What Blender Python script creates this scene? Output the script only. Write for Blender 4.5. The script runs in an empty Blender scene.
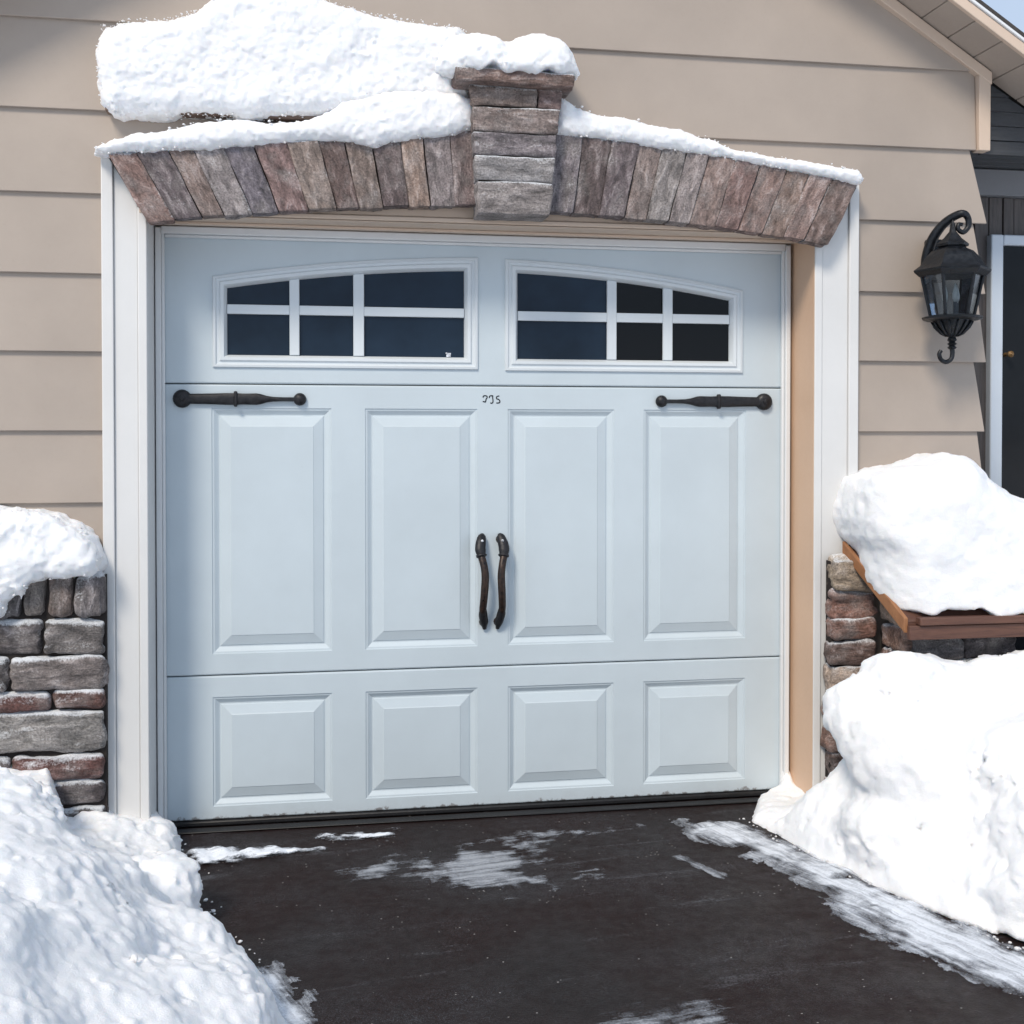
import bpy, bmesh, math, random
import numpy as np
from mathutils import Vector

random.seed(7)
scene = bpy.context.scene
col = scene.collection
R = math.radians

# ------------------------------------------------------------------ noise
_rng = np.random.default_rng(11)
_perm = np.concatenate([_rng.permutation(256)] * 3).astype(np.int64)
_val = _rng.random(256) * 2 - 1
_v3 = _rng.random((256, 3))


def vnoise(P, scale, seed=0):
    q = P * (1.0 / scale) + seed * 17.31
    i = np.floor(q).astype(np.int64)
    f = q - i
    f = f * f * f * (f * (f * 6 - 15) + 10)
    i &= 255
    out = 0
    for dx in (0, 1):
        wx = f[:, 0] if dx else 1 - f[:, 0]
        a = _perm[(i[:, 0] + dx) & 255]
        for dy in (0, 1):
            wy = f[:, 1] if dy else 1 - f[:, 1]
            b = _perm[a + ((i[:, 1] + dy) & 255)]
            for dz in (0, 1):
                wz = f[:, 2] if dz else 1 - f[:, 2]
                c = _perm[b + ((i[:, 2] + dz) & 255)]
                out = out + wx * wy * wz * _val[c]
    return out


def fbm(P, scale, octs=3, seed=0, gain=.5):
    s, a = 0, 1.0
    for o in range(octs):
        s = s + a * vnoise(P, scale / 2 ** o, seed + o * 3)
        a *= gain
    return s


def worley(P, scale, seed=0):
    q = P * (1.0 / scale) + seed * 9.7
    i = np.floor(q).astype(np.int64)
    f = q - i
    best = np.full(len(P), 9.0)
    for dx in (-1, 0, 1):
        for dy in (-1, 0, 1):
            for dz in (-1, 0, 1):
                h = _perm[_perm[_perm[(i[:, 0] + dx) & 255] + ((i[:, 1] + dy) & 255)] + ((i[:, 2] + dz) & 255)]
                d = np.array([dx, dy, dz]) + _v3[h] - f
                best = np.minimum(best, (d * d).sum(1))
    return np.sqrt(best)


def sstep(a, b, x):
    t = np.clip((x - a) / (b - a), 0, 1)
    return t * t * (3 - 2 * t)


# ------------------------------------------------------------------ object helpers
def tag(o, label=None, cat=None, group=None, kind=None):
    for k, v in (('label', label), ('category', cat), ('group', group), ('kind', kind)):
        if v:
            o[k] = v
    return o


def thing(name, label, cat, loc, group=None):
    o = bpy.data.objects.new(name, None)
    o.empty_display_size = .1
    o.location = loc
    col.objects.link(o)
    return tag(o, label, cat, group, 'thing')


def wloc(o):
    v = Vector(o.location)
    p = o.parent
    while p:
        v += Vector(p.location)
        p = p.parent
    return v


def make(name, verts, faces, mat, parent=None, smooth=False, bevel=0, attrs=None, weld=False, seg=2, angle=None):
    """Links one mesh object; verts are world coordinates."""
    verts = np.asarray(verts, dtype=float).reshape(-1, 3)
    me = bpy.data.meshes.new(name)
    o = bpy.data.objects.new(name, me)
    if parent is not None:
        org = np.array(wloc(parent))
        o.parent = parent
    else:
        org = np.array([(verts[:, 0].min() + verts[:, 0].max()) / 2, (verts[:, 1].min() + verts[:, 1].max()) / 2, verts[:, 2].min()])
        o.location = org
    me.from_pydata((verts - org).tolist(), [], faces if isinstance(faces, list) else faces.tolist())
    if attrs:
        for k, (typ, data) in attrs.items():
            at = me.attributes.new(k, typ, 'POINT')
            at.data.foreach_set('color' if typ == 'FLOAT_COLOR' else 'vector', np.asarray(data, dtype=np.float32).ravel())
    me.materials.append(mat)
    if weld:
        bm = bmesh.new(); bm.from_mesh(me)
        bmesh.ops.remove_doubles(bm, verts=bm.verts, dist=1e-5)
        bm.to_mesh(me); bm.free()
    if smooth:
        me.polygons.foreach_set('use_smooth', [True] * len(me.polygons))
        if angle:
            me.set_sharp_from_angle(angle=R(angle))
    me.update()
    col.objects.link(o)
    if bevel:
        b = o.modifiers.new('Bevel', 'BEVEL')
        b.width = bevel; b.segments = seg; b.limit_method = 'ANGLE'; b.angle_limit = R(35)
        b.harden_normals = False
        me.polygons.foreach_set('use_smooth', [True] * len(me.polygons))
        me.set_sharp_from_angle(angle=R(40))
    return o


class MB:
    def __init__(s):
        s.v, s.f = [], []

    def add(s, vs, fs):
        n = len(s.v)
        s.v += [tuple(map(float, p)) for p in vs]
        s.f += [tuple(i + n for i in f) for f in fs]
        return s

    def box(s, x0, x1, y0, y1, z0, z1):
        return s.hexa([(x0, y0, z0), (x1, y0, z0), (x1, y1, z0), (x0, y1, z0), (x0, y0, z1), (x1, y0, z1), (x1, y1, z1), (x0, y1, z1)])

    def hexa(s, c):
        return s.add(c, [(0, 3, 2, 1), (4, 5, 6, 7), (0, 1, 5, 4), (1, 2, 6, 5), (2, 3, 7, 6), (3, 0, 4, 7)])

    def prism(s, poly, y0, y1):
        """poly: (x, z) counter-clockwise as seen from the front; extruded y0 (front) to y1."""
        n = len(poly)
        vs = [(x, y0, z) for x, z in poly] + [(x, y1, z) for x, z in poly]
        fs = [tuple(range(n)), tuple(range(2 * n - 1, n - 1, -1))]
        for i in range(n):
            j = (i + 1) % n
            fs.append((j, i, i + n, j + n))
        return s.add(vs, fs)

    def tube(s, pts, radii, n=10, flat=1.0, caps=True, up=(0, 1, 0)):
        pts = [Vector(p) for p in pts]
        rings = []
        for i, p in enumerate(pts):
            t = (pts[min(i + 1, len(pts) - 1)] - pts[max(i - 1, 0)]).normalized()
            a = Vector(up)
            if abs(a.dot(t)) > .95:
                a = Vector((1, 0, 0))
            u = t.cross(a).normalized(); w = u.cross(t).normalized()
            r = radii[i] if hasattr(radii, '__len__') else radii
            rings.append([p + u * (r * math.cos(2 * math.pi * k / n)) + w * (r * flat * math.sin(2 * math.pi * k / n)) for k in range(n)])
        vs = [q for r_ in rings for q in r_]
        fs = []
        for i in range(len(rings) - 1):
            for k in range(n):
                l = (k + 1) % n
                fs.append((i * n + k, i * n + l, (i + 1) * n + l, (i + 1) * n + k))
        if caps:
            fs.append(tuple(range(n - 1, -1, -1)))
            fs.append(tuple((len(rings) - 1) * n + k for k in range(n)))
        return s.add(vs, fs)

    def lathe(s, cx, cy, prof, n=6, ph=0.0, caps=True):
        """prof: (r, z) from low to high."""
        vs = [(cx + r * math.cos(ph + 2 * math.pi * k / n), cy + r * math.sin(ph + 2 * math.pi * k / n), z) for r, z in prof for k in range(n)]
        fs = []
        for i in range(len(prof) - 1):
            for k in range(n):
                l = (k + 1) % n
                fs.append((i * n + k, i * n + l, (i + 1) * n + l, (i + 1) * n + k))
        if caps:
            fs.append(tuple(range(n - 1, -1, -1)))
            fs.append(tuple((len(prof) - 1) * n + k for k in range(n)))
        return s.add(vs, fs)

    def build(s, name, mat, parent=None, **k):
        return make(name, s.v, s.f, mat, parent, **k)


def catmull(pts, n=8):
    P = [Vector(p) for p in pts]
    P = [P[0] * 2 - P[1]] + P + [P[-1] * 2 - P[-2]]
    out = []
    for i in range(1, len(P) - 2):
        for k in range(n):
            t = k / n
            a, b, c, d = P[i - 1:i + 3]
            out.append(.5 * ((2 * b) + (c - a) * t + (2 * a - 5 * b + 4 * c - d) * t * t + (3 * b - a - 3 * c + d) * t ** 3))
    out.append(P[-2])
    return out


# ------------------------------------------------------------------ materials
class N:
    def __init__(s, name):
        s.m = bpy.data.materials.new(name)
        s.m.use_nodes = True
        s.t = s.m.node_tree
        s.b = s.t.nodes['Principled BSDF']
        s.out = s.t.nodes['Material Output']

    def n(s, typ, **k):
        o = s.t.nodes.new(typ)
        for a, v in k.items():
            if a.startswith('_'):
                setattr(o, a[1:], v)
            else:
                o.inputs[a.replace('__', ' ')].default_value = v
        return o

    def l(s, a, b):
        s.t.links.new(a, b)

    def coord(s, scale=(1, 1, 1), rot=(0, 0, 0), src='Object'):
        c = s.n('ShaderNodeTexCoord')
        mp = s.n('ShaderNodeMapping')
        if rot[2]:          # stretch along a turned direction
            mp.vector_type = 'TEXTURE'
            scale = tuple(1 / q for q in scale)
        mp.inputs['Scale'].default_value = scale
        mp.inputs['Rotation'].default_value = rot
        s.l(c.outputs[src], mp.inputs['Vector'])
        return mp.outputs['Vector']

    def noise(s, vec, scale, detail=4, rough=.55, dist=0):
        o = s.n('ShaderNodeTexNoise', Scale=scale, Detail=detail, Roughness=rough, Distortion=dist)
        if vec is not None:
            s.l(vec, o.inputs['Vector'])
        return o.outputs['Fac']

    def ramp(s, fac, stops):
        o = s.n('ShaderNodeValToRGB')
        e = o.color_ramp.elements
        while len(e) < len(stops):
            e.new(.5)
        for i, (p, c) in enumerate(stops):
            e[i].position = p
            e[i].color = (c, c, c, 1) if isinstance(c, (int, float)) else (*c, 1)
        s.l(fac, o.inputs['Fac'])
        return o.outputs['Color']

    def mix(s, fac, a, b, mode='MIX'):
        o = s.n('ShaderNodeMix', _data_type='RGBA', _blend_type=mode)
        for sock, v in ((o.inputs[0], fac), (o.inputs[6], a), (o.inputs[7], b)):
            if isinstance(v, (int, float)):
                sock.default_value = v
            elif isinstance(v, tuple):
                sock.default_value = (*v, 1)
            else:
                s.l(v, sock)
        return o.outputs[2]

    def math(s, op, a, b=0.0, clamp=False):
        o = s.n('ShaderNodeMath', _operation=op, _use_clamp=clamp)
        for sock, v in ((o.inputs[0], a), (o.inputs[1], b)):
            if isinstance(v, (int, float)):
                sock.default_value = v
            else:
                s.l(v, sock)
        return o.outputs[0]

    def bump(s, h, strength=.3, dist=.01, prev=None):
        o = s.n('ShaderNodeBump', Strength=strength, Distance=dist)
        s.l(h, o.inputs['Height'])
        if prev is not None:
            s.l(prev, o.inputs['Normal'])
        return o.outputs['Normal']

    def up(s):
        g = s.n('ShaderNodeNewGeometry')
        x = s.n('ShaderNodeSeparateXYZ')
        s.l(g.outputs['Normal'], x.inputs[0])
        return x.outputs['Z']

    def height(s, src='Object'):
        c = s.n('ShaderNodeTexCoord')
        x = s.n('ShaderNodeSeparateXYZ')
        s.l(c.outputs[src], x.inputs[0])
        return x.outputs

    def base(s, v):
        if isinstance(v, tuple):
            s.b.inputs['Base Color'].default_value = (*v, 1)
        else:
            s.l(v, s.b.inputs['Base Color'])

    def rough(s, v):
        if isinstance(v, (int, float)):
            s.b.inputs['Roughness'].default_value = v
        else:
            s.l(v, s.b.inputs['Roughness'])

    def norm(s, v):
        s.l(v, s.b.inputs['Normal'])


def mat_paint(name, c, var=.06, rough=.45, bump=.05, grain=None, dirt=None):
    m = N(name)
    v = m.coord()
    big = m.noise(v, 2.2, 5, .6)
    colr = m.mix(m.ramp(big, [(.3, 0.0), (.7, 1.0)]), tuple(x * (1 - var) for x in c), tuple(min(1, x * (1 + var)) for x in c))
    spots = m.noise(v, 60, 5, .7)
    colr = m.mix(m.ramp(spots, [(.62, 0.0), (.75, .10)]), colr, tuple(x * .55 for x in c))
    if dirt:      # grime that builds up towards the ground
        z = m.height()['Z']
        g = m.noise(v, 9, 6, .7)
        k = m.math('MULTIPLY', m.math('SUBTRACT', dirt, z), m.math('MULTIPLY', g, 5.0), True)
        colr = m.mix(m.ramp(k, [(.15, 0.0), (.9, .55)]), colr, (.20, .17, .145))
        chips = m.noise(v, 38, 4, .6)
        zz = m.math('SUBTRACT', .085, z)
        kk = m.math('MULTIPLY', m.math('MULTIPLY', zz, 14.0, True), chips)
        colr = m.mix(m.ramp(kk, [(.36, 0.0), (.44, .7)]), colr, (.09, .06, .045))
    m.base(colr)
    m.rough(m.ramp(spots, [(.3, rough - .08), (.7, rough + .1)]))
    fine = m.noise(m.coord(grain) if grain else v, 90 if not grain else 30, 4, .6)
    wav = m.noise(v, 3.5, 3)
    m.norm(m.bump(fine, bump, .004, m.bump(wav, .05, .05)))
    return m.m


def mat_snow(name, c=(.92, .935, .96), fine=170):
    m = N(name)
    v = m.coord()
    a = m.noise(v, 75, 4, .65)
    b = m.noise(v, fine * 1.6, 4, .75)
    m.base(m.mix(m.ramp(b, [(.35, 0.0), (.65, 1.0)]), tuple(x * .955 for x in c), c))
    m.rough(.62)
    m.b.inputs['Specular IOR Level'].default_value = .25
    m.b.inputs['Subsurface Weight'].default_value = .48
    m.b.inputs['Subsurface Radius'].default_value = (.7, .85, 1.0)
    m.b.inputs['Subsurface Scale'].default_value = .035
    m.norm(m.bump(b, .60, .005, m.bump(a, .34, .009)))
    return m.m


def mat_stone(name, frost=.35):
    m = N(name)
    at = m.n('ShaderNodeAttribute', _attribute_name='tint')
    gr = m.n('ShaderNodeAttribute', _attribute_name='grain')
    mp = m.n('ShaderNodeMapping'); mp.inputs['Scale'].default_value = (11, 32, 32)
    m.l(gr.outputs['Vector'], mp.inputs['Vector'])
    g1 = m.noise(mp.outputs['Vector'], 1.0, 6, .65, .5)
    g2 = m.noise(gr.outputs['Vector'], 140, 4, .7)
    g3 = m.noise(gr.outputs['Vector'], 11, 4, .6)
    c = m.mix(1.0, at.outputs['Color'], m.ramp(g1, [(.30, .30), (.5, .85), (.70, 1.65)]), 'MULTIPLY')
    c = m.mix(m.ramp(g3, [(.45, 0.0), (.7, .55)]), c, (.33, .30, .285))
    c = m.mix(m.ramp(g1, [(.56, 0.0), (.70, .55)]), c, (.47, .43, .42))
    c = m.mix(1.0, c, m.ramp(g2, [(.3, .5), (.6, 1.2)]), 'MULTIPLY')
    up = m.up()
    f = m.math('ADD', m.math('MULTIPLY', m.math('MAXIMUM', up, 0.0), .42), m.math('ADD', m.math('MULTIPLY', g2, .55), m.math('MULTIPLY', g3, .35)))
    c = m.mix(m.ramp(f, [(.54, 0.0), (.72, frost), (.92, .95)]), c, (.82, .86, .9))
    m.base(c)
    m.rough(.85)
    m.norm(m.bump(g2, .7, .006, m.bump(g1, 1.0, .02)))
    return m.m


def mat_asphalt():
    m = N('asphalt')
    v = m.coord()
    fine = m.noise(v, 130, 4, .8)
    mid = m.noise(v, 22, 5, .65)
    big = m.noise(v, 1.6, 4, .6)
    c = m.mix(m.ramp(big, [(.3, 0.0), (.7, 1.0)]), (.0088, .0042, .0037), (.0170, .0085, .0076))
    c = m.mix(1.0, c, m.ramp(fine, [(.3, .35), (.7, 1.9)]), 'MULTIPLY')
    # powder left in the pores, drawn out along the sweep of the shovel
    st = m.noise(m.coord((1.1, 9, 1), (0, 0, .12)), 1.2, 6, .7, .6)
    pw = m.math('ADD', m.math('MULTIPLY', st, .75), m.math('MULTIPLY', fine, .40))
    c = m.mix(m.ramp(pw, [(.66, 0.0), (.84, .22)]), c, (.55, .59, .66))
    # powder grains caught in the surface
    gn = m.noise(v, 330, 2, .6)
    ar = m.noise(m.coord((1, 1.7, 1)), 1.5, 4, .65)
    gk = m.math('MULTIPLY', m.ramp(gn, [(.57, 0.0), (.66, 1.0)]), m.ramp(ar, [(.45, .03), (.68, .50)]))
    c = m.mix(gk, c, (.20, .215, .25))
    # stray flecks of snow and grit
    vo = m.n('ShaderNodeTexVoronoi', Scale=34.0, Randomness=1.0)
    m.l(m.coord((1, 1.6, 1)), vo.inputs['Vector'])
    sel = m.noise(v, 7, 3)
    fl = m.math('MULTIPLY', m.math('LESS_THAN', vo.outputs['Distance'], .10), m.math('GREATER_THAN', sel, .57))
    c = m.mix(fl, c, (.42, .40, .38))
    m.base(c)
    m.rough(m.mix(m.ramp(big, [(.42, 0.0), (.62, 1.0)]), m.ramp(mid, [(.3, .30), (.7, .5)]), m.ramp(mid, [(.3, .5), (.7, .75)])))
    m.b.inputs['Specular IOR Level'].default_value = .17
    m.norm(m.bump(fine, .8, .006, m.bump(mid, .12, .012)))
    return m.m


def mat_streak(name, rot, lo, hi, sc=(3, 42, 3), top=1.0):
    """Thin scraped snow: streaked along the shovel's path, asphalt showing through where it is thinnest."""
    m = N(name)
    v = m.coord(sc, (0, 0, rot))
    a = m.noise(v, 1.0, 6, .68, .4)
    f = m.noise(m.coord(), 170, 3, .7)
    at = m.n('ShaderNodeAttribute', _attribute_name='tint')
    a2 = m.ramp(a, [(.34, 0.0), (.66, 1.0)])
    f2 = m.ramp(f, [(.3, 0.0), (.7, 1.0)])
    k = m.math('ADD', m.math('ADD', m.math('MULTIPLY', a2, .48), m.math('MULTIPLY', f2, .22)), m.math('MULTIPLY', at.outputs['Fac'], .55))
    d = m.ramp(k, [(lo, 0.0), (hi, top)])
    m.base(m.mix(d, (.55, .60, .68), (.82, .86, .92)))
    m.rough(.6)
    m.norm(m.bump(f, .5, .004, m.bump(a, .5, .01)))
    tr = m.n('ShaderNodeBsdfTransparent')
    mx = m.n('ShaderNodeMixShader')
    m.l(d, mx.inputs[0]); m.l(tr.outputs[0], mx.inputs[1]); m.l(m.b.outputs[0], mx.inputs[2])
    m.l(mx.outputs[0], m.out.inputs['Surface'])
    return m.m


def mat_iron(name, c=(.012, .012, .014), rough=.42, brown=None):
    m = N(name)
    v = m.coord()
    a = m.noise(v, 55, 5, .65)
    cc = m.mix(m.ramp(a, [(.4, 0.0), (.7, 1.0)]), c, brown or tuple(x * 2.4 for x in c))
    m.base(cc)
    m.b.inputs['Metallic'].default_value = .35
    m.rough(m.ramp(a, [(.3, rough - .1), (.7, rough + .2)]))
    m.norm(m.bump(a, .35, .004))
    return m.m


def mat_wood(name, c1, c2, sc=(3, 40, 40)):
    m = N(name)
    a = m.noise(m.coord(sc), 1.3, 6, .65, 1.0)
    f = m.noise(m.coord(), 120, 3, .6)
    c = m.mix(m.ramp(a, [(.3, 0.0), (.68, 1.0)]), c1, c2)
    m.base(m.mix(m.ramp(f, [(.62, 0.0), (.75, .4)]), c, tuple(x * .4 for x in c1)))
    m.rough(.6)
    m.norm(m.bump(a, .5, .006))
    return m.m


def mat_flat(name, c, rough=.6, spec=.3, bump=0):
    m = N(name)
    v = m.coord()
    a = m.noise(v, 18, 5, .65)
    m.base(m.mix(m.ramp(a, [(.3, 0.0), (.7, 1.0)]), tuple(x * .8 for x in c), tuple(x * 1.2 for x in c)))
    m.rough(rough)
    m.b.inputs['Specular IOR Level'].default_value = spec
    if bump:
        m.norm(m.bump(m.noise(v, 90, 4), bump, .005))
    return m.m


def mat_pane(name, c, spec=.25, split=None):
    m = N(name)
    v = m.coord()
    a = m.noise(v, 2.5, 4, .6)
    cc = m.mix(m.ramp(a, [(.35, 0.0), (.65, 1.0)]), tuple(x * .7 for x in c), tuple(x * 1.3 for x in c))
    if split is not None:      # panes to the right of the split turn near black
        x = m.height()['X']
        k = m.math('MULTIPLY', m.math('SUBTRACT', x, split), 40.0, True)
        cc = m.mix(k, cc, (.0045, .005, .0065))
    m.base(cc)
    m.rough(.09)
    m.b.inputs['Specular IOR Level'].default_value = spec
    m.norm(m.bump(m.noise(v, 4, 2), .04, .02))
    return m.m


def mat_glass(name):
    m = N(name)
    gl = m.n('ShaderNodeBsdfGlossy', Roughness=.06)
    gl.inputs['Color'].default_value = (.9, .94, 1, 1)
    tr = m.n('ShaderNodeBsdfTransparent')
    tr.inputs['Color'].default_value = (.62, .68, .72, 1)
    fr = m.n('ShaderNodeFresnel', IOR=1.45)
    nz = m.noise(m.coord(), 30, 3)
    k = m.math('ADD', fr.outputs[0], m.math('MULTIPLY', nz, .12))
    mx = m.n('ShaderNodeMixShader')
    m.l(k, mx.inputs[0]); m.l(tr.outputs[0], mx.inputs[1]); m.l(gl.outputs[0], mx.inputs[2])
    m.l(mx.outputs[0], m.out.inputs['Surface'])
    return m.m


SIDING = mat_paint('tan_siding_paint', (.370, .313, .266), .07, .55, .10, (1.5, 40, 40))
REVEAL = mat_paint('sunlit_tan_reveal_paint', (.64, .435, .295), .05, .5, .06)  # tan paint with the warm sunlight on the right jamb mixed in
TAN = mat_paint('tan_trim_paint', (.60, .475, .375), .05, .5, .06)
TRIM = mat_paint('pale_trim_paint', (.665, .665, .655), .04, .42, .05, (30, 30, 2))
DOOR = mat_paint('door_paint', (.53, .605, .648), .045, .40, .09, (40, 40, 2.2), dirt=.14)
WHITE = mat_paint('white_moulding_paint', (.72, .735, .74), .03, .4, .04)
FRAMEP = mat_paint('window_frame_paint', (.63, .68, .71), .03, .4, .04)
SNOW = mat_snow('snow')
SNOWF = mat_snow('frosty_snow', (.92, .935, .96), 210)
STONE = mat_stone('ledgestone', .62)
STONEW = mat_stone('sheltered_ledgestone', .12)
MORTAR = mat_flat('dark_mortar', (.035, .03, .028), .95, .1, .6)
ASPHALT = mat_asphalt()
IRON = mat_iron('black_iron')
BRONZE = mat_iron('worn_bronze', (.014, .010, .009), .34, (.055, .030, .020))
LAMPBLK = mat_iron('lantern_black', (.005, .0065, .009), .36, (.014, .018, .025))
RUBBER = mat_flat('black_rubber', (.012, .012, .013), .5, .4, .3)
CEDAR = mat_wood('wet_cedar', (.070, .030, .021), (.14, .064, .042))
CEDARO = mat_wood('orange_cedar_end', (.20, .085, .035), (.36, .165, .07), (30, 4, 4))  # orange-brown wood of the edge board
DARKWOOD = mat_wood('weathered_ledge_wood', (.09, .055, .04), (.18, .12, .09))
SLATE = mat_wood('slate_blue_boards', (.047, .050, .056), (.072, .077, .085))
SHINGLE = mat_wood('grey_brown_battens', (.050, .045, .045), (.115, .10, .095), (40, 40, 3))
BEAM = mat_paint('grey_beam_paint', (.20, .205, .22), .06, .6, .1)
PALEBLUE = mat_paint('pale_frame_paint', (.55, .61, .68), .04, .4, .05)
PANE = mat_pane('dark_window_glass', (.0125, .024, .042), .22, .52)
DOORGLASS = mat_pane('black_door_glass', (.008, .009, .011), .22)
GLASS = mat_glass('lantern_glass')
BRASS = mat_iron('dull_brass', (.16, .09, .035), .4, (.25, .15, .06))
BULB = mat_flat('frosted_bulb', (.75, .74, .70), .25, .5)
STEEL = mat_iron('bare_steel', (.45, .46, .48), .3)
INK = mat_flat('black_ink', (.012, .014, .02), .6, .2)
ROOFMAT = mat_flat('roof_shingles', (.06, .055, .052), .9, .2, .6)

# ------------------------------------------------------------------ camera and light
cam = bpy.data.cameras.new('Camera')
cam.sensor_width = 36
cam.lens = 1197.19 / 1024 * 36
cam.shift_y = -(512 - 457.73) / 1024
cam.clip_start = .05
cam.clip_end = 900
co = bpy.data.objects.new('Camera', cam)
co.location = (0, -4.63, 1.5447)
co.rotation_euler = (R(90 - .9747), 0, R(-10.004))
col.objects.link(co)
scene.camera = co

SUN_EL, SUN_AZ = R(44), (-.56, -.83)
sun = bpy.data.lights.new('Sun', 'SUN')
sun.energy = 2.85
sun.angle = R(15)
sun.color = (1, .895, .765)
so = bpy.data.objects.new('Sun', sun)
n_ = math.hypot(*SUN_AZ)
to_sun = Vector((SUN_AZ[0] / n_ * math.cos(SUN_EL), SUN_AZ[1] / n_ * math.cos(SUN_EL), math.sin(SUN_EL)))
so.rotation_euler = to_sun.to_track_quat('Z', 'Y').to_euler()
so.location = (-6, -8, 8)
col.objects.link(so)

w = bpy.data.worlds.new('World')
scene.world = w
w.use_nodes = True
nt = w.node_tree
sky = nt.nodes.new('ShaderNodeTexSky')
sky.sky_type = 'NISHITA'
sky.sun_disc = False
sky.sun_elevation = SUN_EL
sky.sun_rotation = math.atan2(SUN_AZ[0], SUN_AZ[1])
sky.air_density = 1.0
sky.dust_density = .8
sky.ozone_density = 2.2
# thin high haze over the blue
tc = nt.nodes.new('ShaderNodeTexCoord')
cn_ = nt.nodes.new('ShaderNodeTexNoise'); cn_.inputs['Scale'].default_value = 2.2; cn_.inputs['Detail'].default_value = 6; cn_.inputs['Roughness'].default_value = .6
cr_n = nt.nodes.new('ShaderNodeMapRange')
for i_, v_ in ((1, .35), (2, .65), (3, .68), (4, .94)):
    cr_n.inputs[i_].default_value = v_
mx_ = nt.nodes.new('ShaderNodeMix'); mx_.data_type = 'RGBA'
mx_.inputs[7].default_value = (3.95, 4.75, 5.95, 1)
nt.links.new(tc.outputs['Generated'], cn_.inputs['Vector'])
nt.links.new(cn_.outputs['Fac'], cr_n.inputs[0])
nt.links.new(cr_n.outputs[0], mx_.inputs[0])
nt.links.new(sky.outputs[0], mx_.inputs[6])
nt.links.new(mx_.outputs[2], nt.nodes['Background'].inputs[0])
nt.nodes['Background'].inputs[1].default_value = .15
scene.view_settings.view_transform = 'Standard'
scene.view_settings.look = 'None'
scene.view_settings.exposure = 0
scene.render.resolution_x = scene.render.resolution_y = 1024
scene.render.resolution_percentage = 100
scene.cycles.max_bounces = 8
scene.cycles.use_denoising = True

# ------------------------------------------------------------------ ground and driveway
g = MB().add([(-300, -300, -.012), (300, -300, -.012), (300, 300, -.012), (-300, 300, -.012)], [(0, 1, 2, 3)]).build('snow_ground', SNOW)
tag(g, kind='structure')
d = MB().box(-.95, 2.75, -14, .55, -.011, 0.0).build('driveway', ASPHALT)
tag(d, kind='structure')

# ------------------------------------------------------------------ house
house = thing('house', 'tan lap sided garage wing with low gable roof and recessed porch', 'house', (.77, .04, 0))
XL, XR = -1.32, 2.852
AX, SL = .77, .632


def rake_z(x, off=0.0):
    return 3.27 - SL * (abs(x - AX) - (2.565 - AX)) + off


sid = MB()
lines = [-.05, .18, .46, .74, 1.02, 1.302, 1.569, 1.862, 2.15, 2.446, 2.753, 3.083]


def plank(xa0, xa1, xb0, xb1, z0, z1):
    """bottom edge xa0..xa1 at z0, top edge xb0..xb1 at z1 (tucks 2 cm behind the one above)."""
    yb, yt = .010, .028
    sid.hexa([(xa0, yb, z0), (xa1, yb, z0), (xa1, yb + .016, z0), (xa0, yb + .016, z0),
              (xb0, yt, z1), (xb1, yt, z1), (xb1, yt + .016, z1), (xb0, yt + .016, z1)])


ends = {1.02: .035, 1.302: .03, 1.569: .045, 1.862: .035, 2.15: .052, 2.446: .075}
for a, b in zip(lines[:-1], lines[1:]):
    tp = b + .018
    if b > 2.754:
        plank(XL, 2.802, XL, 2.802, a, tp)
    else:
        cut = ends.get(a, .04)
        re = XR + random.uniform(-.004, .006)
        if a >= 2.44:
            plank(XL, re, XL, re - cut, a, tp)
        else:
            plank(XL, -.700, XL, -.700, a, tp)
            plank(2.246, re, 2.246, re - cut, a, tp)
z = 3.083
while z < 4.36:
    h = min(.325, 4.40 - z)
    x1 = AX + (4.36 - z) / SL * 1.0
    x1 = min(AX + (3.27 - z) / SL + (2.565 - AX) - .055, XR)
    x2 = max(AX + (3.27 - z - h) / SL + (2.565 - AX) - .055, AX + .01)
    plank(2 * AX - x1, x1, 2 * AX - x2, x2, z, z + h)
    z += h
sid.build('siding', SIDING, house, bevel=.0025)
bk = MB()          # sheathing behind the boards, open where the garage door stands
bk.box(XL + .01, -.60, .05, .12, 0, 3.06).box(2.12, 2.77, .05, .12, 0, 3.06).box(-.60, 2.12, .05, .12, 2.42, 3.06)
bk.prism([(XL + .01, 3.06), (2.77, 3.06), (AX + .05, 4.30), (AX - .05, 4.30)], .05, .12)
bk.box(2.70, 2.77, .12, 4.5, 0, 3.0).box(XL + .01, XL + .08, .12, 4.5, 0, 3.0).box(XL, 2.77, 4.5, 4.56, 0, 3.0)
bk.build('wall', MORTAR, house)
ct = MB().box(2.804, 2.857, -.006, .05, 2.749, 3.079)
ct.build('corner_board', TAN, house, bevel=.003)
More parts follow.
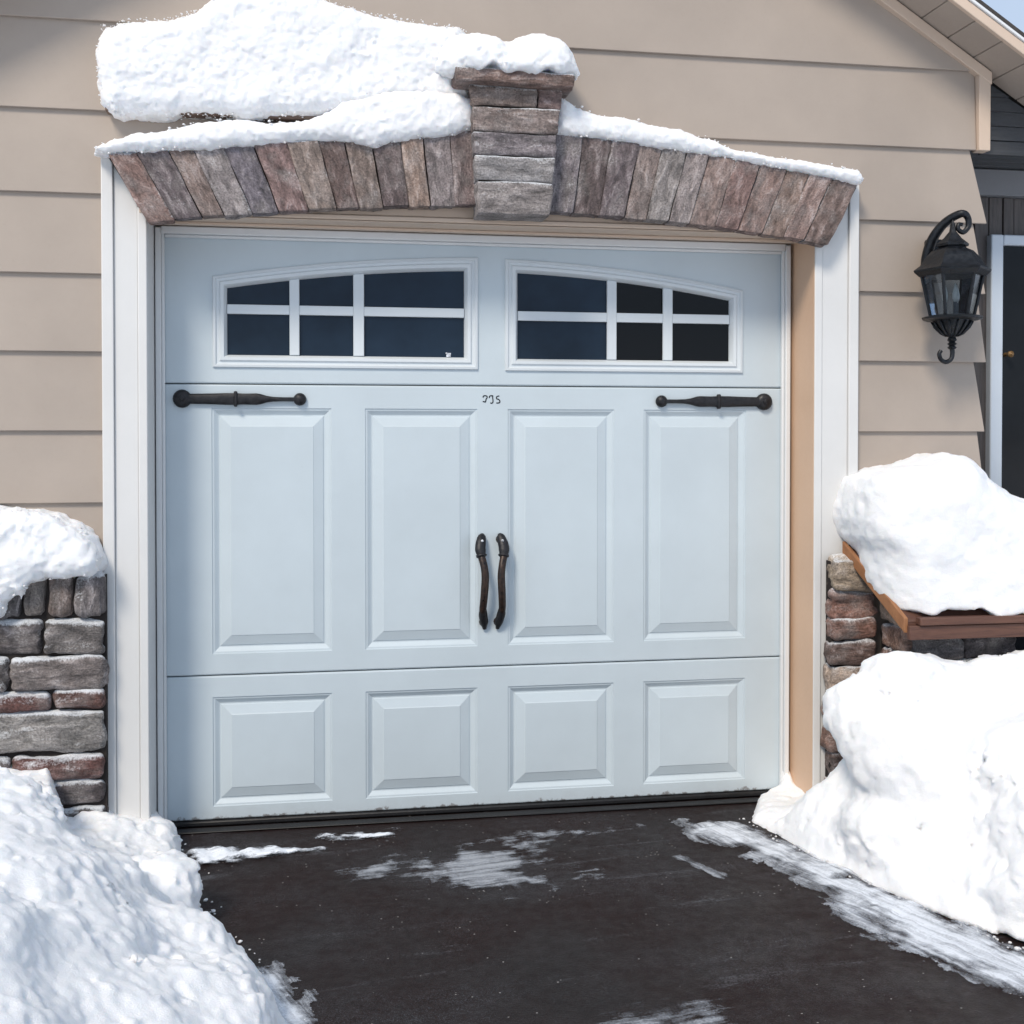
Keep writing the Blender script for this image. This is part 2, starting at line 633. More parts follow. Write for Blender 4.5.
for s in (1, -1):
    def X(x):
        return AX + s * (x - AX)
    x0, x1 = AX + .002, 2.862
    pts = [(X(x0), rake_z(x0, -.058)), (X(x1), rake_z(x1, -.056)), (X(x1), rake_z(x1, -.006)), (X(x0), rake_z(x0, -.006))]
    if s < 0:
        pts = pts[::-1]
    MB().prism(pts, -.008, .048).build('rake_board', TAN, house, bevel=.003)
    sf = MB()
    x = AX + .003
    stepx = .118
    while x < 3.24:
        xe = min(x + stepx, 3.24)
        a0, a1 = x + .0025, xe - .0025
        y0, y1 = -.212, .06
        c = [(X(a0), y0, rake_z(a0)), (X(a1), y0, rake_z(a1)), (X(a1), y1, rake_z(a1)), (X(a0), y1, rake_z(a0))]
        c += [(p[0], p[1], p[2] + .014) for p in c]
        if s < 0:
            c = [c[1], c[0], c[3], c[2], c[5], c[4], c[7], c[6]]
        sf.hexa(c)
        x = xe
    sf.build('soffit', SIDING, house, bevel=.0015)
    x0, x1 = AX + .002, 3.26
    for nm_, za, zb_, ya, yb2, mt_ in (('fascia', -.006, .040, -.236, -.214, TAN), ('drip_edge', .042, .056, -.244, -.206, WHITE), ('roof', .058, .080, -.238, 4.7, ROOFMAT)):
        pts = [(X(x0), rake_z(x0, za)), (X(x1), rake_z(x1, za)), (X(x1), rake_z(x1, zb_)), (X(x0), rake_z(x0, zb_))]
        if s < 0:
            pts = pts[::-1]
        MB().prism(pts, ya, yb2).build(nm_, mt_, house, bevel=.003)
# recessed porch to the right
pc = MB()
y = .10
while y < .50:
    pc.box(2.775, 4.6, y + .002, y + .078, 2.79, 2.81)
    y += .08
pc.build('porch_ceiling', SLATE, house, bevel=.002)
gi = MB()
for k in range(6):
    z0 = 2.752 + k * .062
    xr = min(4.6, AX + (3.27 - z0 - .062) / SL + (2.565 - AX))
    xr2 = AX + (3.27 - z0) / SL + (2.565 - AX)
    gi.hexa([(2.862, .074, z0 + .002), (xr2, .074, z0 + .002), (xr2, .096, z0 + .002), (2.862, .096, z0 + .002),
             (2.862, .080, z0 + .060), (max(xr, 2.87), .080, z0 + .060), (max(xr, 2.87), .096, z0 + .060), (2.862, .096, z0 + .060)])
gi.build('gable_infill', SLATE, house)
MB().box(2.775, 4.6, .455, .56, 2.665, 2.785).build('porch_beam', BEAM, house, bevel=.004)
pw = MB()
x = 2.775
while x < 4.6:
    ww = random.uniform(.055, .075)
    pw.box(x + .003, x + ww - .003, .50 + random.uniform(-.006, .006), .54, -.02, 2.663)
    x += ww
pw.box(2.775, 4.6, .545, .60, -.02, 2.663)
pw.build('porch_wall', SHINGLE, house, bevel=.002)

# ------------------------------------------------------------------ entry door on the porch
ed = thing('entry_door', 'dark glazed entry door in a pale frame on the recessed porch', 'door', (3.68, .48, 0))
ef = MB().box(3.150, 3.212, .455, .50, 0, 2.485).box(4.12, 4.18, .455, .50, 0, 2.485).box(3.212, 4.12, .455, .50, 2.437, 2.485)
ef.build('frame', PALEBLUE, ed, bevel=.006)
MB().box(3.214, 4.118, .478, .50, .02, 2.435).build('door_glass', DOORGLASS, ed)
kn = MB()
kn.tube([(3.238, .478, 1.93), (3.238, .455, 1.93), (3.238, .445, 1.93), (3.238, .43, 1.93), (3.238, .42, 1.93)], [.010, .008, .014, .015, .005], 12)
kn.build('knob', BRASS, ed, smooth=True, angle=40)

# ------------------------------------------------------------------ garage door frame
fr = thing('door_surround', 'pale moulded casing with tan reveal around the garage door', 'door frame', (.76, .1, 0))
ZO = 2.372     # underside of the head
for s, xi, xo in ((-1, -.560, -.722), (1, 2.074, 2.265)):
    c = MB()
    a, b = sorted((xo, xo - s * .042)); c.box(a, b, -.014, .045, 0, 2.585)
    a, b = sorted((xo - s * .0422, xi + s * .034)); c.box(a, b, -.002, .045, 0, 2.575)
    a, b = sorted((xi + s * .0338, xi + s * .001)); c.box(a, b, -.009, .045, 0, 2.40)
    c.build('casing', TRIM, fr, bevel=.004, seg=3)
    j = MB()
    a, b = sorted((xi, xi + s * .03)); j.box(a, b, -.004, .30, 0, ZO + .02)
    j.build('jamb', REVEAL if s > 0 else TRIM, fr, bevel=.003)
    st = MB()
    xs = -.556 if s < 0 else 2.060
    a, b = sorted((xs, xs - s * .022)); st.box(a, b, .200, .232, 0, ZO - .01)
    a, b = sorted((xs - s * .022, xs - s * .034)); st.box(a, b, .212, .232, 0, ZO - .022)
    st.build('door_stop', WHITE, fr, bevel=.004)
hc = MB().box(-.588, 2.102, -.002, .045, ZO + .024, 2.60).box(-.588, 2.102, -.012, .045, ZO + .004, ZO + .022)
hc.build('head_casing', TAN, fr, bevel=.004)
MB().box(-.558, 2.072, -.004, .30, ZO - .001, ZO + .002).box(-.556, 2.074, .11, .14, ZO - .012, ZO - .002).build('head_jamb', TAN, fr, bevel=.002)
MB().box(-.533, 2.037, .200, .232, ZO - .034, ZO - .004).box(-.520, 2.025, .212, .232, ZO - .046, ZO - .0345).build('head_stop', WHITE, fr, bevel=.004)

# ------------------------------------------------------------------ garage door
gd = thing('garage_door', 'pale grey panelled carriage style garage door with black iron hardware', 'garage door', (.76, .25, 0))
DX0, DX1, DY = -.57, 2.085, .235
PX = [(-.347, .122), (.256, .714), (.841, 1.293), (1.421, 1.873)]
ROWS = [(.026, .598, .078, .514), (.602, 1.754, .685, 1.661)]
WL = (-.342, .717, 1.821); WR = (.828, 1.857, 1.818)
cl = np.polyfit([-.285, -.043, -.004, .21, .253, .658], [2.136, 2.172, 2.176, 2.197, 2.2045, 2.226], 2)
cr = np.polyfit([.874, 1.263, 1.304, 1.506, 1.548, 1.793], [2.223, 2.201, 2.195, 2.174, 2.166, 2.129], 2)
for (z0, z1, pz0, pz1) in ROWS:
    f = MB()
    # front skin with openings where the raised panels sit, rounded over at the section joints
    r = .006
    xs = [DX0] + [v for p in PX for v in p] + [DX1]
    zs = [z0 + r, pz0, pz1, z1 - r]
    for i in range(len(xs) - 1):
        for k in range(3):
            if i % 2 == 1 and k == 1:
                continue
            f.add([(xs[i], DY, zs[k]), (xs[i + 1], DY, zs[k]), (xs[i + 1], DY, zs[k + 1]), (xs[i], DY, zs[k + 1])], [(0, 1, 2, 3)])
    for (za, zb, sg) in ((z0 + r, z0, 1), (z1 - r, z1, -1)):
        q = [(DY, za), (DY + .0015, za + (zb - za) * .6), (DY + .006, zb), (DY + .045, zb)]
        for (ya, a), (yb, b) in zip(q[:-1], q[1:]):
            f.add([(DX0, ya, a), (DX1, ya, a), (DX1, yb, b), (DX0, yb, b)], [(0, 3, 2, 1) if sg > 0 else (0, 1, 2, 3)])
    f.add([(DX0, DY + .045, z0), (DX1, DY + .045, z0), (DX1, DY + .045, z1), (DX0, DY + .045, z1)], [(3, 2, 1, 0)])
    sec = f.build('door_section', DOOR, gd)
    for (x0, x1) in PX:
        prof = [(0, 0), (.002, .0035), (.009, .0045), (.020, .012), (.026, .0155), (.031, .0155), (.034, .0125), (.070, .0025), (.0735, .0005)]
        pm = MB()
        rings = [[(x0 + i_, DY + y_, pz0 + i_), (x1 - i_, DY + y_, pz0 + i_), (x1 - i_, DY + y_, pz1 - i_), (x0 + i_, DY + y_, pz1 - i_)] for i_, y_ in prof]
        vs = [p for r_ in rings for p in r_]
        fs = []
        for k in range(len(rings) - 1):
            for e in range(4):
                n2 = (e + 1) % 4
                fs.append((k * 4 + e, k * 4 + n2, k * 4 + 4 + n2, k * 4 + 4 + e))
        L = (len(rings) - 1) * 4
        fs.append((L, L + 1, L + 2, L + 3))
        pm.add(vs, fs)
        pm.build('raised_panel', DOOR, gd)
# top section: skin is cut by two arched windows
Z0, Z1 = 1.758, 2.40
f = MB()
wins = [(WL, cl), (WR, cr)]


def wtop(c, x, off):
    return float(np.polyval(c, x)) + off


xs = [DX0]
for (w_, c) in wins:
    xs += list(np.linspace(w_[0], w_[1], 25))
xs += [DX1]
for a, b in zip(xs[:-1], xs[1:]):
    m_ = (a + b) / 2
    hit = None
    for (w_, c) in wins:
        if w_[0] < m_ < w_[1]:
            hit = (w_, c)
    if hit is None:
        f.add([(a, DY, Z0 + .006), (b, DY, Z0 + .006), (b, DY, Z1), (a, DY, Z1)], [(0, 1, 2, 3)])
    else:
        w_, c = hit
        f.add([(a, DY, Z0 + .006), (b, DY, Z0 + .006), (b, DY, w_[2]), (a, DY, w_[2])], [(0, 1, 2, 3)])
        f.add([(a, DY, wtop(c, a, .054)), (b, DY, wtop(c, b, .054)), (b, DY, Z1), (a, DY, Z1)], [(0, 1, 2, 3)])
f.add([(DX0, DY, Z0 + .006), (DX1, DY, Z0 + .006), (DX1, DY + .0015, Z0 + .0025), (DX0, DY + .0015, Z0 + .0025), (DX1, DY + .006, Z0), (DX0, DY + .006, Z0), (DX1, DY + .045, Z0), (DX0, DY + .045, Z0)],
      [(0, 3, 2, 1), (3, 5, 4, 2), (5, 7, 6, 4)])
f.build('door_section', DOOR, gd, weld=True)
MB().box(DX0, DX1, DY + .047, DY + .06, 0.0, 2.41).build('door_back', INK, gd)
for (w_, c), (bars, hz) in zip(wins, (([(-.043, -.004), (.210, .253)], (2.034, 2.072)), ([(1.263, 1.304), (1.506, 1.548)], (2.027, 2.066)))):
    x0, x1, z0 = w_
    # ogee moulding: loops from the door skin in to the glass
    prof = [(0, 0, .054), (.003, -.009, .051), (.012, -.011, .043), (.017, -.004, .038), (.026, -.003, .030), (.032, -.010, .024), (.044, -.008, .012), (.053, .006, .003), (.056, .020, 0.0)]
    loops = []
    nT = 24
    for (ins, yy, top) in prof:
        a, b = x0 + ins, x1 - ins
        lp = [(a, DY + yy, z0 + ins * .92), (b, DY + yy, z0 + ins * .92)]
        for k in range(nT + 1):
            x = b + (a - b) * k / nT
            lp.append((x, DY + yy, wtop(c, x, top)))
        loops.append(lp)
    vs = [p for l in loops for p in l]
    n = len(loops[0])
    fs = []
    for i in range(len(loops) - 1):
        for e in range(n):
            e2 = (e + 1) % n
            fs.append((i * n + e, i * n + e2, (i + 1) * n + e2, (i + 1) * n + e))
    win = make('window', vs, fs, FRAMEP, gd, smooth=True, angle=25)
    mt = MB()
    ia, ib, iz = x0 + .056, x1 - .056, z0 + .0515
    for (a, b) in bars:
        mt.prism([(a, iz), (b, iz), (b, wtop(c, b, .002)), (a, wtop(c, a, .002))], DY + .004, DY + .018)
    cuts = [ia] + [v for p in bars for v in p] + [ib]
    for k in range(0, len(cuts), 2):
        mt.box(cuts[k], cuts[k + 1], DY + .006, DY + .018, *hz)
    mt.build('muntin', FRAMEP, win, bevel=.0025)
    pn = MB()
    top = [(x, wtop(c, x, .003)) for x in np.linspace(ib, ia, 16)]
    pn.prism([(ia, iz - .003), (ib, iz - .003)] + top, DY + .0195, DY + .024)
    pn.build('pane', PANE, win)
    if x0 < 0:
        cp = MB().box(.588, .606, DY + .012, DY + .019, 1.874, 1.890).box(.585, .591, DY + .010, DY + .019, 1.886, 1.892)
        cp.box(.598, .602, DY + .008, DY + .012, 1.878, 1.887)
        cp.build('latch', STEEL, win)
seal = MB().box(DX0 + .035, DX1 - .035, .222, .285, .003, .0245)
seal.build('bottom_seal', RUBBER, gd, bevel=.006)


def strap(cx, s):
    o = MB()
    # forged strap: rose at the jamb side, waisted bar, ball at the tip
    prof = [(.00, .018), (.03, .020), (.09, .021), (.165, .0235), (.195, .0235), (.200, .0235), (.235, .022), (.285, .023), (.300, .021), (.325, .0135), (.35, .0095), (.39, .0082), (.44, .0085)]
    n = len(prof)
    vs = []
    for (x, h) in prof:
        for (yy, hh) in ((DY - .004, h), (DY - .017, h * .92), (DY - .022, h * .55)):
            vs.append((cx + s * x, yy, 1.6965 + hh))
        for (yy, hh) in ((DY - .022, h * .55), (DY - .017, h * .92), (DY - .004, h)):
            vs.append((cx + s * x, yy, 1.6965 - hh))
    fs = []
    for i in range(n - 1):
        for k in range(5):
            q = (i * 6 + k, i * 6 + k + 1, i * 6 + 7 + k, i * 6 + 6 + k)
            fs.append(q if s < 0 else q[::-1])
    fs = [tuple(reversed(q)) for q in fs]
    o.add(vs, fs)
    ob = o.build('strap_hinge', IRON, gd, smooth=True, angle=50)
    b = MB()
    b.tube([(cx, DY, 1.6965), (cx, DY - .012, 1.6965), (cx, DY - .021, 1.6965), (cx, DY - .026, 1.6965)], [.036, .036, .030, .018], 20)
    b.tube([(cx, DY - .026, 1.6965), (cx, DY - .031, 1.6965), (cx, DY - .033, 1.6965)], [.011, .010, .004], 10)
    b.build('rose', IRON, ob, smooth=True, angle=40)
    b = MB()
    b.box(cx + s * .205 - .007, cx + s * .205 + .007, DY - .027, DY - .002, 1.6965 - .031, 1.6965 + .031)
    b.build('collar', IRON, ob, bevel=.005)
    t = cx + s * .455
    b = MB().tube([(t, DY, 1.6965), (t, DY - .010, 1.6965), (t, DY - .020, 1.6965), (t, DY - .026, 1.6965)], [.024, .0255, .020, .008], 18)
    b.build('tip', IRON, ob, smooth=True, angle=60)


strap(-.458, 1)
strap(1.951, -1)


def handle(cx, s):
    """s=+1: the left one; mirrored for the right one."""
    X_ = lambda dx: cx + s * dx
    path = [(.0, .228, 1.146), (-.004, .218, 1.132), (-.013, .206, 1.108), (-.013, .196, 1.085), (-.010, .184, 1.060), (-.001, .170, 1.02), (.003, .166, .98), (.001, .167, .93), (-.002, .174, .88), (-.004, .186, .845), (-.001, .202, .815), (.006, .215, .785), (.009, .226, .757)]
    rad = [.008, .013, .015, .0155, .0155, .0150, .0158, .0160, .0155, .015, .0145, .013, .008]
    P_ = catmull([(X_(a), b, c) for a, b, c in path], 4)
    Rr = np.interp(np.linspace(0, len(rad) - 1, len(P_)), range(len(rad)), rad)
    o = MB().tube(P_, list(Rr), 12, .8)
    ob = o.build('handle', BRONZE, gd, smooth=True)
    for zz, dx in ((1.125, -.004), (.785, .006)):
        m = MB().tube([(X_(dx), DY - .0005, zz), (X_(dx), DY - .008, zz), (X_(dx), DY - .022, zz)], [.019, .016, .011], 12)
        m.build('mount', BRONZE, ob, smooth=True, angle=50)
    m = MB()
    m.tube(catmull([(X_(.001), .226, 1.148), (X_(-.003), .216, 1.136), (X_(-.010), .203, 1.112), (X_(-.013), .194, 1.088), (X_(-.010), .186, 1.066)], 4), list(np.interp(np.linspace(0, 1, 17), [0, .2, .5, .8, 1], [.007, .0165, .0215, .0225, .018])), 12, .72)
    m.build('end_plate', IRON, ob, smooth=True, angle=60)
    m = MB()
    m.tube([(X_(-.010), .187, 1.070), (X_(-.010), .186, 1.066), (X_(-.009), .184, 1.060), (X_(-.008), .182, 1.056)], [.017, .0225, .0225, .016], 12, .85)
    m.build('ferrule', IRON, ob, smooth=True, angle=60)
    m = MB()
    m.tube(catmull([(X_(-.003), .188, .842), (X_(-.001), .199, .818), (X_(.005), .212, .788), (X_(.009), .224, .758)], 4), list(np.interp(np.linspace(0, 1, 13), [0, .3, .7, 1], [.015, .0185, .0175, .007])), 12, .72)
    m.build('end_plate', IRON, ob, smooth=True, angle=60)
    m = MB()
    m.tube([(X_(-.006), .196, 1.122), (X_(-.006), .186, 1.123), (X_(-.006), .183, 1.123)], [.0055, .0055, .003], 8)
    m.build('screw', STEEL, ob, smooth=True, angle=50)  # screw head; its pale steel stands in for a white highlight


handle(.733, 1)
handle(.805, -1)
# the small painted figures under the top joint
k = 1 / 18.3 / 255 * 1.06
nm = MB()
for strokes in ([[(345, 315), (352, 290), (375, 282), (405, 286), (420, 300), (415, 325), (400, 345), (396, 372), (385, 400)], [(340, 392), (362, 388), (382, 402)]],
                [[(458, 322), (466, 292), (490, 282), (530, 284)], [(520, 288), (522, 330), (528, 370), (522, 404), (500, 418), (478, 410)]],
                [[(642, 284), (600, 296), (590, 318), (598, 338), (625, 345), (648, 366), (652, 396), (630, 412), (588, 414)]]):
    for st in strokes:
        pts = [(.7725 + (px - 500) * k, DY - .0012, 1.7005 - (py - 350) * k) for px, py in st]
        nm.tube(catmull(pts, 4), .0022, 6, .5)
nm.build('house_number', INK, gd)

# the rubber strip lying on the driveway in front of the door
th = MB().box(-.545, 2.055, .145, .198, .002, .008)
tag(th.build('threshold_strip', RUBBER, bevel=.004), 'black rubber threshold strip lying along the foot of the garage door', 'threshold')


# ------------------------------------------------------------------ stones
class Stones:
    def __init__(s):
        s.v, s.f, s.t, s.g = [], [], [], []
        s.n = 0

    def block(s, quad, y0, y1, tint, seed, along='z', rnd=.012, amp=.006, res=.013, left=None):
        """quad: bl, br, tr, tl in (x, z); y0 front, y1 back."""
        q = np.array(quad, float)
        W = np.linalg.norm(q[1] - q[0]) / 2; Hh = np.linalg.norm(q[3] - q[0]) / 2; D = (y1 - y0) / 2
        S = np.array([W, D, Hh])
        rnd = min(rnd, W * .6, Hh * .6)

        def ax(h):
            n = max(5, int(2 * h / res) + 3)
            t = np.linspace(-1, 1, n)
            return .55 * t + .45 * np.sin(t * math.pi / 2)
        ux, uy, uz = ax(W), ax(D), ax(Hh)
        off = np.array([seed * 3.17, seed * 1.73, seed * 2.31])
        def face(A, B, mk, flip):
            a, b = np.meshgrid(A, B, indexing='ij')
            P = mk(a.ravel(), b.ravel()) * S
            c = np.clip(P, -(S - rnd), S - rnd)
            dv = P - c
            ln = np.linalg.norm(dv, axis=1, keepdims=True)
            nrm = dv / np.maximum(ln, 1e-9)
            P = c + nrm * np.minimum(ln, rnd)
            sc = P + off
            st = sc * ([1, 1, .35] if along == 'z' else [.35, 1, 1])
            dsp = amp * (fbm(st, .05, 3, seed % 13) * 1.1 + .55 * np.abs(vnoise(st, .018, seed % 7)))
            P = P + nrm * dsp[:, None]
            u = (P / S + 1) / 2
            wx, wz = u[:, :1], u[:, 2:]
            xz = (q[0] * (1 - wx) + q[1] * wx) * (1 - wz) + (q[3] * (1 - wx) + q[2] * wx) * wz
            y = y0 + (y1 - y0) * u[:, 1]
            V = np.stack([xz[:, 0], y, xz[:, 1]], 1)
            na, nb = len(A), len(B)
            i, j = np.meshgrid(np.arange(na - 1), np.arange(nb - 1), indexing='ij')
            k0 = (i * nb + j).ravel()
            F = np.stack([k0, k0 + nb, k0 + nb + 1, k0 + 1], 1)
            if flip:
                F = F[:, ::-1]
            s.v.append(V); s.f.append(F + s.n); s.n += len(V)
            t_ = np.ones((len(V), 4)); t_[:, :3] = tint
            s.t.append(t_)
            gg = sc[:, [2, 0, 1]] if along == 'z' else sc
            s.g.append(gg)
        one = np.ones_like
        face(ux, uz, lambda a, b: np.stack([a, -one(a), b], 1), False)
        face(uy, uz, lambda a, b: np.stack([-one(a), a, b], 1), True)
        face(uy, uz, lambda a, b: np.stack([one(a), a, b], 1), False)
        face(ux, uy, lambda a, b: np.stack([a, b, one(a)], 1), False)
        face(ux, uy, lambda a, b: np.stack([a, b, -one(a)], 1), True)

    def build(s, name, mat, parent=None):
        return make(name, np.concatenate(s.v), np.concatenate(s.f), mat, parent, smooth=True, angle=60, weld=True,
                    attrs={'tint': ('FLOAT_COLOR', np.concatenate(s.t)), 'grain': ('FLOAT_VECTOR', np.concatenate(s.g))})


def jit(c, a=.12):
    k = 1 + random.uniform(-a, a)
    return tuple(v * k * (1 + random.uniform(-.03, .03)) for v in c)


AT = [(v * .95, w_ * .95, q * .98) for v, w_, q in [(.27, .175, .145), (.17, .135, .135), (.27, .195, .165), (.33, .285, .27), (.20, .175, .185), (.25, .175, .15), (.31, .245, .21), (.205, .145, .125), (.275, .21, .18), (.17, .128, .12), (.29, .21, .17), (.30, .265, .255), (.255, .2, .18)]]
arch = thing('stone_arch', 'low brown ledgestone arch with a projecting keystone above the garage door', 'stone arch', (.77, 0, 2.33))
AB = 2.585 - .02
tl = np.polyfit([-.686, 0, .659], [2.569, 2.645, 2.712], 2)
bl = np.polyfit([-.547, 0, .659], [2.331, 2.390, 2.432], 2)
tr = np.polyfit([.958, 1.557, 2.226], [2.716, 2.664, 2.567], 2)
br = np.polyfit([.930, 1.517, 2.098], [2.416, 2.385, 2.321], 2)
for (tp, bp, ta, tb, ba, bb, cnt, left) in ((tl, bl, -.686, .652, -.547, .664, 13, True), (tr, br, .962, 2.226, .930, 2.098, 12, False)):
    S = Stones()
    cuts = np.cumsum([0] + [random.uniform(.85, 1.18) for _ in range(cnt)])
    cuts /= cuts[-1]
    for i in range(cnt):
        g_ = .0012
        a, b = cuts[i] + g_, cuts[i + 1] - g_
        xt0, xt1 = ta + (tb - ta) * a, ta + (tb - ta) * b
        xb0, xb1 = ba + (bb - ba) * a, ba + (bb - ba) * b
        dz = random.uniform(-.003, .003)
        S.block([(xb0, np.polyval(bp, xb0) + dz), (xb1, np.polyval(bp, xb1) + dz), (xt1, np.polyval(tp, xt1)), (xt0, np.polyval(tp, xt0))],
                -.084 - random.uniform(0, .010), -.016, jit(AT[i % len(AT)] if left else AT[(i * 5 + 4) % len(AT)]), i + (3 if left else 31), 'z', .003, .0035, .0105)
    seg_ = S.build('arch_segment', STONE, arch)
    mo = MB()
    n = 16
    pt = [(x, float(np.polyval(tp, x)) - .008) for x in np.linspace(tb, ta, n)]
    pb = [(x, float(np.polyval(bp, x)) + .008) for x in np.linspace(ba, bb, n)]
    mo.prism(pb + pt, -.066, -.0155)
    mo.build('mortar', MORTAR, seg_)
S = Stones()
kz = [2.385, 2.512, 2.609, 2.697, 2.792, 2.868]
kl = lambda z: .662 - (z - 2.385) * .065
kr = lambda z: .934 + (z - 2.385) * .10
KT = [(.30, .265, .25), (.29, .275, .275), (.215, .19, .19), (.25, .20, .185), (.24, .18, .16)]
for i in range(5):
    a, b = kz[i] + .002, kz[i + 1] - .002
    if i == 4:
        S.block([(kl(a), a), (.885, a), (.887, b), (kl(b), b)], -.158, -.014, jit(KT[4]), 71, 'x', .008, .005)
        S.block([(.891, a), (kr(a), a), (kr(b), b), (.893, b)], -.155, -.014, jit(AT[5]), 72, 'x', .008, .005)
    else:
        S.block([(kl(a), a), (kr(a), a), (kr(b), b), (kl(b), b)], -.156 - random.uniform(0, .006), -.014, jit(KT[i]), 60 + i, 'x', .005, .004, .0105)
ks = S.build('keystone', STONE, arch)
MB().prism([(kl(2.4) + .01, 2.395), (kr(2.4) - .01, 2.395), (kr(2.86) - .01, 2.86), (kl(2.86) + .01, 2.86)], -.145, -.0135).build('mortar', MORTAR, ks)
S = Stones()
S.block([(.568, 2.868), (1.020, 2.862), (1.022, 2.912), (.566, 2.920)], -.212, -.012, (.20, .135, .115), 81, 'x', .008, .004)
S.build('capstone', STONE, arch)

# left pillar
PT = {'g': (.16, .14, .14), 'l': (.30, .28, .27), 'r': (.15, .075, .065), 'd': (.11, .095, .097), 'b': (.165, .125, .112), 'm': (.21, .185, .175)}
pil = thing('stone_pillar', 'grey and red ledgestone pillar left of the garage door, snow on its top', 'stone pillar', (-1.0, 0, 0))
S = Stones()
XP = -.708
sd = 100
rows = [(.895, 1.046, [(-.808, XP, 'g'), (-.902, -.818, 'b'), (-.985, -.912, 'm'), (-1.085, -.995, 'd'), (-1.19, -1.095, 'b'), (-1.30, -1.2, 'g')], 'z'),
        (.758, .880, [(-.922, XP, 'g'), (-1.14, -.935, 'd'), (-1.32, -1.15, 'm')], 'x'),
        (.628, .748, [(-1.032, XP - .004, 'm'), (-1.32, -1.045, 'd')], 'x'),
        (.556, .620, [(-.886, XP - .002, 'r'), (-1.12, -.898, 'r'), (-1.32, -1.13, 'b')], 'x'),
        (.397, .546, [(-1.16, XP, 'l'), (-1.32, -1.17, 'm')], 'x'),
        (.300, .386, [(-1.028, XP - .006, 'r'), (-1.32, -1.04, 'g')], 'x'),
        (.200, .292, [(-.93, XP - .004, 'd'), (-1.32, -.94, 'd')], 'x'),
        (.110, .192, [(-1.0, XP, 'd'), (-1.32, -1.01, 'b')], 'x'),
        (.0, .102, [(-.95, XP, 'd'), (-1.32, -.96, 'd')], 'x')]
for z0, z1, sts, al in rows:
    for (a, b, t) in sts:
        sd += 1
        S.block([(a, z0), (b, z0 + random.uniform(-.003, .003)), (b, z1), (a, z1 + random.uniform(-.004, .004))], -.075 - random.uniform(0, .018), -.016, jit(PT[t]), sd, al, .022, .010)
S.build('stonework', STONE, pil)
MB().box(-1.32, XP + .001, -.052, -.0155, 0, 1.04).build('mortar', MORTAR, pil)

# right stone wall
rw = thing('stone_wall', 'low brown ledgestone porch wall right of the garage door, half buried in snow', 'stone wall', (2.45, -.15, 0))
S = Stones()
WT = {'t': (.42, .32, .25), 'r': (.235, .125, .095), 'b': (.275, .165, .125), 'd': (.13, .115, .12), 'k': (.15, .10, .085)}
rows = [(.925, 1.055, 't', 2.120, 2.315), (.815, .918, 'r', 2.112, 2.312), (.722, .808, 'r', 2.118, 2.305), (.625, .715, 'k', 2.108, 2.31), (.49, .618, 't', 2.114, 2.31), (.405, .482, 'b', 2.108, 2.31), (.265, .397, 'r', 2.106, 2.29), (.16, .258, 'k', 2.112, 2.31), (.0, .152, 'b', 2.11, 2.31)]
for z0, z1, t, a, b in rows:
    sd += 1
    S.block([(a, z0), (b, z0), (b + random.uniform(-.01, .005), z1), (a + random.uniform(0, .008), z1)], -.085 - random.uniform(0, .03), -.016, jit(WT[t]), sd, 'x', .020, .012)
for z0, z1, t in ((.905, 1.03, 'b'), (.80, .895, 't'), (.70, .79, 'b'), (.60, .69, 'r'), (.48, .59, 'b'), (.36, .47, 'k'), (.2, .35, 'b'), (0, .19, 'r')):
    sd += 1                                            # stones of the return that runs forward
    if z0 < .86:
        S.block([(2.325, z0), (2.43, z0), (2.43, z1), (2.325, z1)], -.298, -.09, jit(WT[t]), sd, 'x', .018, .010)
    else:
        S.block([(2.325, z0), (2.43, z0), (2.43, z1), (2.325, z1)], -.145, -.09, jit(WT[t]), sd, 'x', .018, .010)
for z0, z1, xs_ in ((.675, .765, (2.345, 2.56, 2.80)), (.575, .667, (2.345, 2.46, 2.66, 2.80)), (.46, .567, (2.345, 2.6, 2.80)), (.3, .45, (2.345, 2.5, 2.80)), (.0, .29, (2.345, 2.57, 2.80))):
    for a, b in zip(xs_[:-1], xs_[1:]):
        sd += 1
        S.block([(a + .004, z0), (b - .004, z0), (b - .004, z1), (a + .004, z1)], -.325 - random.uniform(0, .015), -.235, jit(WT['d']), sd, 'x', .018, .010)  # shade under the sill is put into this dark tint
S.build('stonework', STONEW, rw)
MB().box(2.125, 2.30, -.06, -.0155, 0, 1.04).box(2.345, 2.785, -.29, -.065, 0, .765).build('mortar', MORTAR, rw)

# sloped wooden sill on that wall
sl = thing('wooden_sill', 'sloping red brown wooden sill capping the low stone wall beside the porch', 'wooden sill', (2.9, -.2, .77))
sp = MB()
yf, yb_ = -.395, -.032
zf, zb = .842, 1.105
x0f, x0b = 2.285, 2.205
sp.hexa([(x0f, yf, zf - .03), (3.65, yf, zf - .03), (3.65, yb_, zb - .03), (x0b, yb_, zb - .03), (x0f, yf, zf), (3.65, yf, zf), (3.65, yb_, zb), (x0b, yb_, zb)])
sp.build('slope_board', CEDAR, sl, bevel=.003)
eb = MB()
eb.hexa([(x0f - .018, yf - .004, zf - .045), (x0f - .001, yf - .004, zf - .045), (x0b - .001, yb_, zb - .035), (x0b - .018, yb_, zb - .035),
         (x0f - .018, yf - .004, zf + .012), (x0f - .001, yf - .004, zf + .012), (x0b - .001, yb_, zb + .014), (x0b - .018, yb_, zb + .014)])
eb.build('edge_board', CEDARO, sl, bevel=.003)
fb = MB().box(x0f - .006, 3.65, yf - .026, yf - .002, .772, .826).box(x0f + .03, 3.65, yf - .040, yf - .003, .8285, .858)
fb.build('front_board', CEDAR, sl, bevel=.004)

